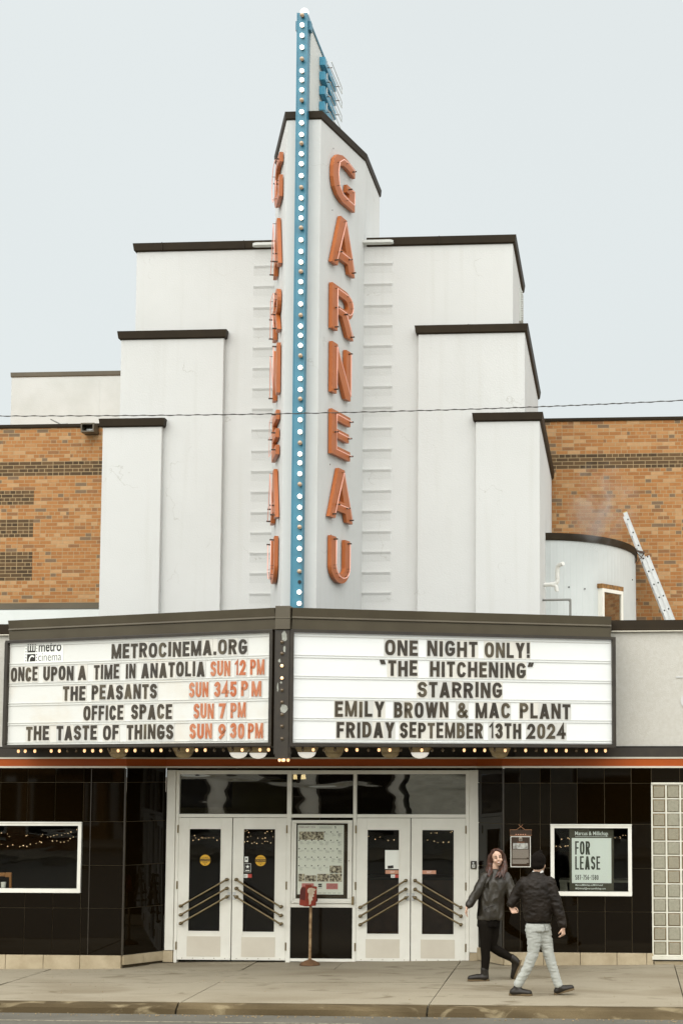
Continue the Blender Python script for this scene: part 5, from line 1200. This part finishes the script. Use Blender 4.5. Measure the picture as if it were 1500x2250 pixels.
# ------------------------------------------------------------------ buildings across the street (seen only as reflections)
YO = -31.5
def shop(x0, x1, h, m, lb, seed, skip=()):
    rr = random.Random(seed); t = thing('shop_building', ((x0+x1)/2, YO, 0), lb, 'shop building')
    b = MB(); b.box(x0, x1, YO-12, YO, -.2, h); b.box(x0-.05, x1+.05, YO-.3, YO+.12, h, h+.25); b.build('wall', m, t)
    w = (x1-x0)/max(2, round((x1-x0)/3.2)); n = round((x1-x0)/w)
    for i in range(n):
        if i in skip: continue
        a = x0+w*i+.3; c = a+w-.6
        b = MB(); b.frame(a, c, .5, 2.7, YO+.0, YO+.08, .08); q = b.build('shop_window', M['white'] if seed % 2 else M['frame'], t); b = MB(); b.box(a+.08, c-.08, YO+.01, YO+.03, .58, 2.62); b.build('pane', M['black'], q)
        if h > 5:
            b = MB(); b.frame(a+.4, c-.4, 4.1, 5.6 if h > 6 else h-.5, YO, YO+.06, .07); q = b.build('window', M['white'], t); b = MB(); b.box(a+.47, c-.47, YO+.01, YO+.03, 4.17, 5.5 if h > 6 else h-.57); b.build('pane', M['black'], q)
    b = MB(); b.box(x0+.3, x1-.3, YO, YO+.15, 2.95, 3.6)
    for k in range(9): a = x0+.6+(x1-x0-1.2)*k/9; b.box(a, a+rr.uniform(.15, .4), YO+.15, YO+.16, 3.1, 3.45, 1)
    b.build('sign_panel', [M['frame'] if seed % 2 else M['paper'], M['paper'] if seed % 2 else M['ink']], t)
shop(-26, -13, 7.2, M['brick'], 'brick shop building across the street far to the left', 1)
shop(-12.8, -3, 4.6, M['stucco_low'], 'low stucco shop building across the street to the left', 2)
shop(-2.8, 9, 5.4, mat('grey_render', (.50, .49, .42), (.40, .39, .33), 2, .9), 'grey rendered shop building across the street behind the camera', 3, (0, 1, 3))
shop(9.2, 20, 7.6, M['brick'], 'brick shop building across the street to the right', 4)
shop(20.2, 34, 4.2, M['stucco_low'], 'low stucco shop building across the street far to the right', 5)
b = MB(); b.box(-90, 90, YO, -27, -.34, .02); tag(b.build('far_sidewalk', M['concrete']), kind='structure')

# ------------------------------------------------------------------ faint steam over the annex rim
m = bpy.data.materials.new('steam_vapour'); m.use_nodes = True; t = m.node_tree; t.nodes.clear(); o = t.nodes.new('ShaderNodeOutputMaterial'); pv = t.nodes.new('ShaderNodeVolumePrincipled')
pv.inputs['Color'].default_value = (.95, .95, .93, 1); pv.inputs['Anisotropy'].default_value = .2
g = t.nodes.new('ShaderNodeTexCoord'); nz = t.nodes.new('ShaderNodeTexNoise'); nz.inputs['Scale'].default_value = 2.3; nz.inputs['Detail'].default_value = 4; nz.inputs['Distortion'].default_value = .8
t.links.new(g.outputs['Object'], nz.inputs['Vector'])
ln = t.nodes.new('ShaderNodeVectorMath'); ln.operation = 'LENGTH'; mp = t.nodes.new('ShaderNodeMapping'); t.links.new(g.outputs['Generated'], mp.inputs['Vector'])
mp.inputs['Location'].default_value = (-1, -1, -1); mp.inputs['Scale'].default_value = (2, 2, 2); t.links.new(mp.outputs[0], ln.inputs[0])
fall = t.nodes.new('ShaderNodeMapRange'); fall.inputs['From Min'].default_value = 1.0; fall.inputs['From Max'].default_value = .1; t.links.new(ln.outputs['Value'], fall.inputs['Value'])
rg_ = t.nodes.new('ShaderNodeMapRange'); rg_.inputs['From Min'].default_value = .45; rg_.inputs['From Max'].default_value = .75; rg_.inputs['To Max'].default_value = 3.6; t.links.new(nz.outputs['Fac'], rg_.inputs['Value'])
mu = t.nodes.new('ShaderNodeMath'); mu.operation = 'MULTIPLY'; t.links.new(fall.outputs[0], mu.inputs[0]); t.links.new(rg_.outputs[0], mu.inputs[1]); t.links.new(mu.outputs[0], pv.inputs['Density']); t.links.new(pv.outputs[0], o.inputs['Volume'])
c = at(1320, 1115, 2.1); b = MB(); b.ball(c, (.62, .38, .85), 16, 12, M=Matrix.Rotation(R_(18), 3, 'Y')); tag(b.build('steam', m, loc=c), kind='stuff')
# ------------------------------------------------------------------ people
def voxel(mb, name, m, parent, vs=.01, smooth=5, wr=0., wscale=(9, 9, 14), fac=.5, seed=0):
    """union of overlapping limbs into one continuous skin, with cloth folds"""
    me = bpy.data.meshes.new('t'); me.from_pydata(mb.v, [], mb.f); ob = bpy.data.objects.new('t', me); COL.objects.link(ob)
    r = ob.modifiers.new('r', 'REMESH'); r.mode = 'VOXEL'; r.voxel_size = vs
    s = ob.modifiers.new('s', 'SMOOTH'); s.factor = fac; s.iterations = smooth
    dg = bpy.context.evaluated_depsgraph_get(); nm = bpy.data.meshes.new_from_object(ob.evaluated_get(dg))
    bpy.data.objects.remove(ob); bpy.data.meshes.remove(me)
    if wr:
        no = [v.normal.copy() for v in nm.vertices]
        for v, q in zip(nm.vertices, no):
            p = v.co; w = V((p.x*wscale[0]+seed, p.y*wscale[1], p.z*wscale[2])); k = noise.noise(w)+.5*noise.noise(w*2.1)
            v.co = p+q*(wr*(abs(k)*-1.6+.5))
    o = WL[parent.name]
    for v in nm.vertices: v.co -= o
    nm.name = name; nm.materials.clear()
    nm.materials.append(m); nm.polygons.foreach_set('use_smooth', [True]*len(nm.polygons))
    ob = bpy.data.objects.new(name, nm); COL.objects.link(ob); ob.parent = parent; WL[ob.name] = o; return ob
def ellipt(mb, rings, n=20):                       # lofted torso: rings of (centre, rx, ry)
    vs = []; k = len(rings)
    for c, rx, ry in rings: c = V(c); vs += [c+V((rx*math.cos(2*math.pi*j/n), ry*math.sin(2*math.pi*j/n), 0)) for j in range(n)]
    fs = [(i*n+j, i*n+(j+1) % n, (i+1)*n+(j+1) % n, (i+1)*n+j) for i in range(k-1) for j in range(n)]
    fs += [list(range(n))[::-1], list(range((k-1)*n, k*n))]; mb.add(vs, fs)
def hand(mb, wrist, dirn, palm_n, s=1., curl=.5, thumb=1):
    """palm, four unequal bent fingers and a thumb from the side of the palm"""
    d = V(dirn).normalized(); n = V(palm_n); n = (n-d*n.dot(d)).normalized(); a = d.cross(n)
    w = V(wrist); pl = .085*s
    for t in (-.026, -.009, .009, .026): mb.limb([w+a*t*.6*s, w+d*pl+a*t*s], [.0125*s, .0115*s], 8)
    for i, (t, L) in enumerate(((-.028, .066), (-.0095, .075), (.0095, .071), (.028, .056))):
        p = w+d*pl*.95+a*t*s; pts = [p]; ang = .15
        for k, f in enumerate((.45, .32, .25)):
            ang += curl*(.55+.1*i); pts.append(pts[-1]+(d*math.cos(ang)+n*math.sin(ang))*L*f*s)
        mb.limb(pts, [.0092*s, .0086*s, .008*s, .007*s], 8)
    p = w+d*pl*.3-a*.026*s*thumb; mb.limb([p, p+(d*.7-a*.6*thumb+n*.3).normalized()*.036*s, p+(d*.75-a*.35*thumb+n*.55).normalized()*.066*s], [.0125*s, .0105*s, .0085*s], 8)
M['skin'] = mat('skin', (.50, .315, .215), (.54, .35, .25), 12, .5); M['hair'] = mat('auburn_hair', (.018, .0075, .004), (.070, .021, .008), 20, .45, stretch=(3, 3, .4))
M['leather'] = mat('worn_black_leather', (.016, .012, .0065), (.030, .024, .0145), 5, .48, bump=.5, bscale=26)
M['nylon'] = mat('black_nylon', (.0085, .0055, .003), (.014, .009, .005), 6, .55, spec=.22, bump=.4, bscale=22); M['tights'] = mat('black_tights', (.0065, .0045, .0025), None, rough=.8, spec=.12)
M['skirt'] = mat('black_shorts', (.0045, .0032, .002), None, rough=.85, spec=.1); M['trouser'] = mat('pale_grey_twill', (.40, .41, .37), (.34, .345, .31), 9, .85, bump=.3, bscale=60)
M['boot'] = mat('black_boot_leather', (.012, .0085, .0045), None, rough=.42, spec=.35); M['sole'] = mat('tan_sole', (.11, .072, .03), None, rough=.7); M['knit'] = mat('black_knit', (.0065, .0045, .003), None, rough=.95, spec=.1, bump=.8, bscale=120)
M['tooth'] = mat('teeth', (.66, .62, .55), None, rough=.3); M['lip'] = mat('lips', (.42, .18, .13), None, rough=.4); M['eye'] = mat('dark_eye', (.045, .028, .018), None, rough=.7, spec=.1); M['shirt'] = mat('white_collar', (.62, .61, .57), None, rough=.8)

# ---- the woman: walks left, face turned back towards the street
YW = -1.5
def W(x, y, dy=0.): return at(980+x/4.6875, 1800+y/4.6875, YW+dy)
g0 = swz(2.4, YW)
wo = thing('person', (W(395, 1680).x, YW, g0), 'smiling person with long auburn hair, black leather jacket and black tights', 'person')
def P2(x, y, dy=0.): return W(x, y, dy)
b = MB()
hc = W(522, 400)
b.limb([W(490, 545, .02), W(508, 470, .01)], [.052, .05])
Mh = Matrix.Rotation(R_(-9), 3, 'Y') @ Matrix.Rotation(R_(14), 3, 'Z')
def HD(x, y, z): return hc+Mh @ V((x, y, z))
b.ball(HD(0, .015, .035), (.073, .09, .085), 18, 12, M=Mh); b.ball(HD(0, -.012, -.03), (.058, .068, .075), 16, 12, M=Mh); b.ball(HD(0, -.035, -.082), (.027, .028, .024), 12, 8, M=Mh)
b.limb([HD(0, -.075, .02), HD(0, -.095, -.022)], [.009, .014]); b.ball(HD(-.035, -.052, -.03), .026, 12, 8); b.ball(HD(.035, -.052, -.03), .026, 12, 8)
b.ball(HD(-.074, .01, -.005), (.01, .02, .03), 10, 8, M=Mh)
ellipt(b, [(W(435, 1060, 0), .11, .09), (W(440, 900, 0), .12, .09), (W(470, 640, 0), .15, .09), (W(485, 565, .01), .09, .06)])
b.limb([W(405, 590, -.06), W(300, 765, -.12), W(214, 905, -.16)], [.05, .036, .026]); b.limb([W(600, 590, .06), W(665, 745, .02), W(684, 890, -.06)], [.05, .036, .026])
b.limb([W(400, 1080, -.03), W(400, 1330, -.03), W(398, 1610, -.02)], [.085, .05, .036]); b.limb([W(470, 1080, .06), W(465, 1310, .08), W(690, 1440, .16)], [.08, .05, .034])
hand(b, W(217, 898, -.16), V((-.25, -.1, -1)), V((.9, -.2, -.2)), .92, .35, thumb=-1); hand(b, W(680, 880, -.07), V((.25, -.15, -.8)), V((.8, .3, .3)), .9, .8)
voxel(b, 'body', M['skin'], wo, .0065, 3)
# face
for s in (-1, 1):
    b = MB(); b.ball(HD(s*.028, -.073, .006), (.013, .006, .0062), 10, 8, M=Mh); b.build('eye', M['eye'], wo)
    b = MB(); b.tube([HD(s*.012, -.078, .024), HD(s*.03, -.077, .031), HD(s*.045, -.066, .025)], [.0032, .004, .002], 6); b.build('eyebrow', M['hair'], wo)
sm = [(-.032, -.062, -.048), (-.018, -.076, -.056), (0, -.081, -.060), (.018, -.076, -.056), (.032, -.062, -.048)]
b = MB(); b.tube([HD(*p) for p in sm], [.003, .0075, .010, .0075, .003], 8); mo = b.build('mouth', M['lip'], wo, smooth=True)
b = MB(); b.tube([HD(p[0]*.6, p[1]-.006, p[2]+.0015) for p in sm], [.0015, .0045, .006, .0045, .0015], 8); b.build('teeth', M['tooth'], mo, smooth=True)
# hair: scalp cap and long locks
b = MB()
b.ball(HD(.004, .035, .045), (.083, .092, .086), 18, 12, M=Mh)
b.limb([HD(-.03, -.035, .105), HD(-.074, -.012, .05), HD(-.086, .015, -.03), HD(-.082, .03, -.09)], [.02, .02, .024, .03])
b.limb([HD(.01, -.045, .110), HD(.055, -.035, .082), HD(.082, -.008, .02), HD(.088, .0, -.06)], [.018, .022, .026, .03])
rr = random.Random(8)
for k in range(7):
    f = k/6; x = 436+f*170; y1 = 565+f*45
    b.limb([HD(-.07+.15*f, .055, .02), W(447+150*f, 480, .05), W(x+rr.uniform(-10, 10), y1-45, .0+.05*rr.random()), W(x-18+rr.uniform(-14, 14), y1+rr.uniform(-10, 30), -.06)], [.045, .044, .036, .014])
for (x0, y0, x1, y1) in ((455, 500, 436, 590), (590, 470, 545, 600), (600, 450, 580, 600), (447, 470, 425, 575), (565, 525, 500, 600)): b.limb([W(x0, y0, -.0), W((x0+x1)/2+10, (y0+y1)/2, -.08), W(x1, y1, -.13)], [.03, .028, .01])
voxel(b, 'hair', M['hair'], wo, .007, 5, .008, (24, 24, 2.5), seed=3)
# jacket
b = MB()
ellipt(b, [(W(450, 1035, 0), .175, .135), (W(452, 1000, 0), .182, .14), (W(455, 860, 0), .172, .135), (W(480, 730, 0), .17, .135), (W(500, 640, .01), .175, .13), (W(505, 580, .02), .14, .10), (W(500, 535, .02), .088, .075), (W(505, 512, .02), .070, .066)])
b.limb([W(410, 600, -.05), W(305, 765, -.11), W(236, 880, -.155)], [.078, .064, .050]); b.limb([W(600, 595, .06), W(665, 735, .03), W(682, 850, -.05)], [.085, .068, .052])
ja = voxel(b, 'jacket', M['leather'], wo, .010, 4, .013, (11, 11, 4.5), seed=1)
b = MB(); b.tube([W(385, 935, -.155), W(430, 905, -.165), W(495, 885, -.15)], .006, 6); b.tube([W(382, 880, -.15), W(386, 936, -.155)], .004, 6); b.build('pocket', M['boot'], ja)
b = MB(); e1_ = [W(430, 585, -.10), W(395, 660, -.128), W(350, 800, -.125), W(335, 1000, -.11)]; e2_ = [W(405, 590, -.08), W(365, 660, -.10), W(330, 800, -.10), W(318, 990, -.09)]
vs = []
for p, q in zip(e1_, e2_): vs += [p+V((0, -.008, 0)), q+V((0, -.008, 0)), p+V((0, .03, 0)), q+V((0, .03, 0))]
fs = []
for i in range(3): a = i*4; fs += [(a, a+1, a+5, a+4), (a+2, a+6, a+7, a+3), (a, a+4, a+6, a+2), (a+1, a+3, a+7, a+5)]
b.add(vs, fs); b.build('front_opening', M['skirt'], ja)
b = MB(); b.limb([W(440, 590, -.085), W(420, 600, -.095), W(418, 570, -.075)], [.016, .014, .01], 8); b.build('collar', M['shirt'], wo)
b = MB(); b.limb([W(470, 545, -.05), W(440, 600, -.11), W(400, 690, -.14)], [.022, .026, .014], 10); b.limb([W(545, 550, -.05), W(585, 600, -.04)], [.03, .02]); b.build('lapel', M['leather'], ja, smooth=True)
b = MB(); ellipt(b, [(W(432, 1108, 0), .150, .125), (W(434, 1060, 0), .152, .125), (W(440, 1000, 0), .14, .12)]); voxel(b, 'shorts', M['skirt'], wo, .012, 3, .01, (14, 14, 5))
b = MB(); b.limb([W(400, 1070, -.03), W(405, 1190, -.035), W(400, 1330, -.03), W(405, 1420, -.02), W(394, 1570, -.02)], [.105, .085, .066, .062, .049]); b.limb([W(470, 1080, .06), W(482, 1190, .07), W(465, 1310, .08), W(560, 1372, .12), W(692, 1442, .16)], [.10, .08, .064, .062, .046]); voxel(b, 'tights', M['tights'], wo, .009, 3)
def boot(name, heel, toe, ank, top, m, sole, h=.05, up=V((0, 0, 1)), shaft=.053):
    heel, toe, ank, top = V(heel), V(toe), V(ank), V(top); d = (toe-heel).normalized(); b = MB()
    b.limb([top, ank], [shaft, shaft]); b.limb([ank, heel+up*h*.9+d*.045], [shaft, .048]); b.limb([heel+up*h*.85+d*.05, heel.lerp(toe, .55)+up*h*.95, heel.lerp(toe, .86)+up*h*.72], [.046, .046, .040]); b.limb([ank+d*.02, heel.lerp(toe, .55)+up*h], [.048, .04])
    o = voxel(b, name, m, wo if name == 'boot' else ma, .008, 3)
    sd_ = d.cross(up).normalized(); s = MB(); ol = []
    for f, w in ((-.02, .022), (.03, .034), (.25, .036), (.5, .040), (.75, .046), (.9, .040), (.985, .022), (1.0, .008)): ol.append((heel.lerp(toe, f), w))
    pts = [p+sd_*w for p, w in ol]+[p-sd_*w for p, w in ol[::-1]]
    s.prism([p+up*.0 for p in pts], up*.024); s.build('sole', sole, o)
    l = MB()
    for k in range(4): c = ank.lerp(heel.lerp(toe, .6)+up*h*1.2, .25+.2*k)+d*.042+up*.012; l.tube([c+sd_*.03, c-sd_*.03], .0035, 6)
    l.build('laces', M['dark'], o); return o
zg = swz(2.4, YW-.03)+.002
hl = W(437, 1680, -.03); tl = W(216, 1680, -.06); hl.z = tl.z = zg
boot('boot', hl, tl, W(397, 1640, -.025), W(392, 1545, -.022), M['boot'], M['sole'])
rh = W(775, 1462, .16); rt = W(728, 1590, .17); dd = (rt-rh).normalized(); upv = V((-1, 0, -.2)); upv = (upv-dd*upv.dot(dd)).normalized()
rt = rh+dd*.265
boot('boot', rh, rt, W(712, 1462, .16), W(672, 1428, .155), M['boot'], M['sole'], up=upv)

# ---- the man: walks right, seen from behind
YM = -2.75
def Q(x, y, dy=0.): return at(980+x/4.6875, 1800+y/4.6875, YM+dy)
ma = thing('person', (Q(940, 1790).x, YM, swz(3.4, YM)), 'person in black knit hat, black bomber jacket and pale grey trousers, back to camera', 'person')
b = MB(); hm = Q(945, 455)
b.ball(hm+V((0, .01, .02)), (.082, .098, .10), 18, 12); b.ball(hm+V((.018, .04, -.05)), (.06, .07, .07), 14, 10); b.limb([hm+V((.06, .075, -.02)), hm+V((.07, .10, -.045))], [.012, .015]); b.ball(hm+V((.035, .07, -.10)), .03, 12, 8)
b.ball(hm+V((.078, .0, -.03)), (.012, .02, .032), 10, 8); b.ball(hm+V((-.078, .01, -.03)), (.012, .02, .032), 10, 8)
for s in (-1, 1): b.ball(hm+V((.02+s*.03, .095, .0)), .012, 8, 6)
b.limb([Q(935, 600), Q(942, 510)], [.06, .056])
ellipt(b, [(Q(945, 1100), .12, .095), (Q(945, 900), .135, .10), (Q(935, 690), .185, .11), (Q(932, 600), .11, .08)])
b.limb([Q(800, 655), Q(705, 790, .04), Q(668, 900, -.0)], [.055, .042, .028]); b.limb([Q(1070, 655), Q(1145, 880, -.03), Q(1200, 1120, -.05)], [.055, .042, .029])
b.limb([Q(905, 1120, -.02), Q(895, 1370, -.03), Q(742, 1710, -.02)], [.085, .055, .042]); b.limb([Q(985, 1120, .03), Q(1045, 1370, .04), Q(1155, 1720, .05)], [.085, .055, .042])
hand(b, Q(1200, 1112, -.05), V((.05, -.1, -1)), V((-.8, .5, 0)), 1., .85); hand(b, Q(660, 895, 0.), V((.3, -.1, -.5)), V((.3, -.8, .3)), .95, .7)
voxel(b, 'body', M['skin'], ma, .0065, 3)
b = MB(); b.ball(hm+V((0, .004, .035)), (.095, .108, .108), 20, 14); b.ball(hm+V((-.005, -.015, -.02)), (.089, .10, .06), 18, 10); b.limb([hm+V((.0, .0, .10)), hm+V((.025, .01, .145))], [.055, .026]); ht = voxel(b, 'knit_hat', M['knit'], ma, .009, 4, .006, (18, 18, 10))
b = MB(); b.limb([Q(893, 540, -.03), Q(905, 548, -.05)], [.011, .008], 8); b.limb([Q(968, 552, -.06), Q(985, 540, -.03)], [.01, .018], 8); b.build('collar', M['shirt'], ma, smooth=True)
b = MB()
ellipt(b, [(Q(945, 1062), .152, .125), (Q(940, 1020), .172, .145), (Q(935, 900), .188, .15), (Q(930, 760), .195, .15), (Q(927, 670), .195, .14), (Q(930, 610), .15, .11), (Q(935, 560), .085, .08), (Q(938, 538), .074, .07)])
b.limb([Q(805, 665), Q(718, 780, .04), Q(668, 868, .0)], [.092, .078, .058]); b.limb([Q(1052, 665), Q(1130, 880, -.03), Q(1195, 1085, -.05)], [.094, .08, .056])
voxel(b, 'bomber_jacket', M['nylon'], ma, .010, 4, .010, (9, 9, 15), seed=5)
b = MB(); ellipt(b, [(Q(943, 1066), .160, .132), (Q(943, 1036), .163, .134)]); b.tube([Q(1190, 1085, -.05), Q(1199, 1112, -.05)], [.05, .044], 14); b.build('ribbing', M['knit'], ma, smooth='auto')
b = MB(); ellipt(b, [(Q(938, 1150), .158, .13), (Q(940, 1100), .15, .13), (Q(942, 1050), .14, .12)])
b.limb([Q(900, 1115, -.02), Q(905, 1240, -.03), Q(893, 1380, -.03), Q(830, 1540, -.03), Q(738, 1700, -.02)], [.108, .092, .070, .061, .055]); b.limb([Q(990, 1110, .03), Q(1020, 1240, .04), Q(1048, 1380, .04), Q(1098, 1540, .05), Q(1152, 1705, .05)], [.104, .088, .068, .060, .054])
tr = voxel(b, 'trousers', M['trouser'], ma, .008, 3, .0075, (7, 7, 24), seed=9)
b = MB(); b.tube([Q(1008, 1085, -.115), Q(1020, 1135, -.11), Q(985, 1165, -.125)], .004, 6); b.tube([Q(870, 1165, -.155), Q(930, 1150, -.16)], .0035, 6); b.build('pocket_seam', M['greypipe'], tr)
zm = swz(3.4, YM)+.002
h_, t_ = Q(650, 1810, -.02), Q(884, 1815, -.05); h_.z = t_.z = zm
boot('shoe', h_, t_, Q(722, 1752, -.02), Q(728, 1728, -.02), M['boot'], M['sole'], h=.042, shaft=.046)
h_, t_ = Q(1115, 1800, .05), Q(1318, 1755, .05); h_.z = zm
dv = (t_-h_).normalized(); uv = V((-dv.z, 0, dv.x))
boot('shoe', h_, t_, Q(1158, 1745, .05), Q(1156, 1722, .05), M['boot'], M['sole'], h=.042, up=uv, shaft=.046)
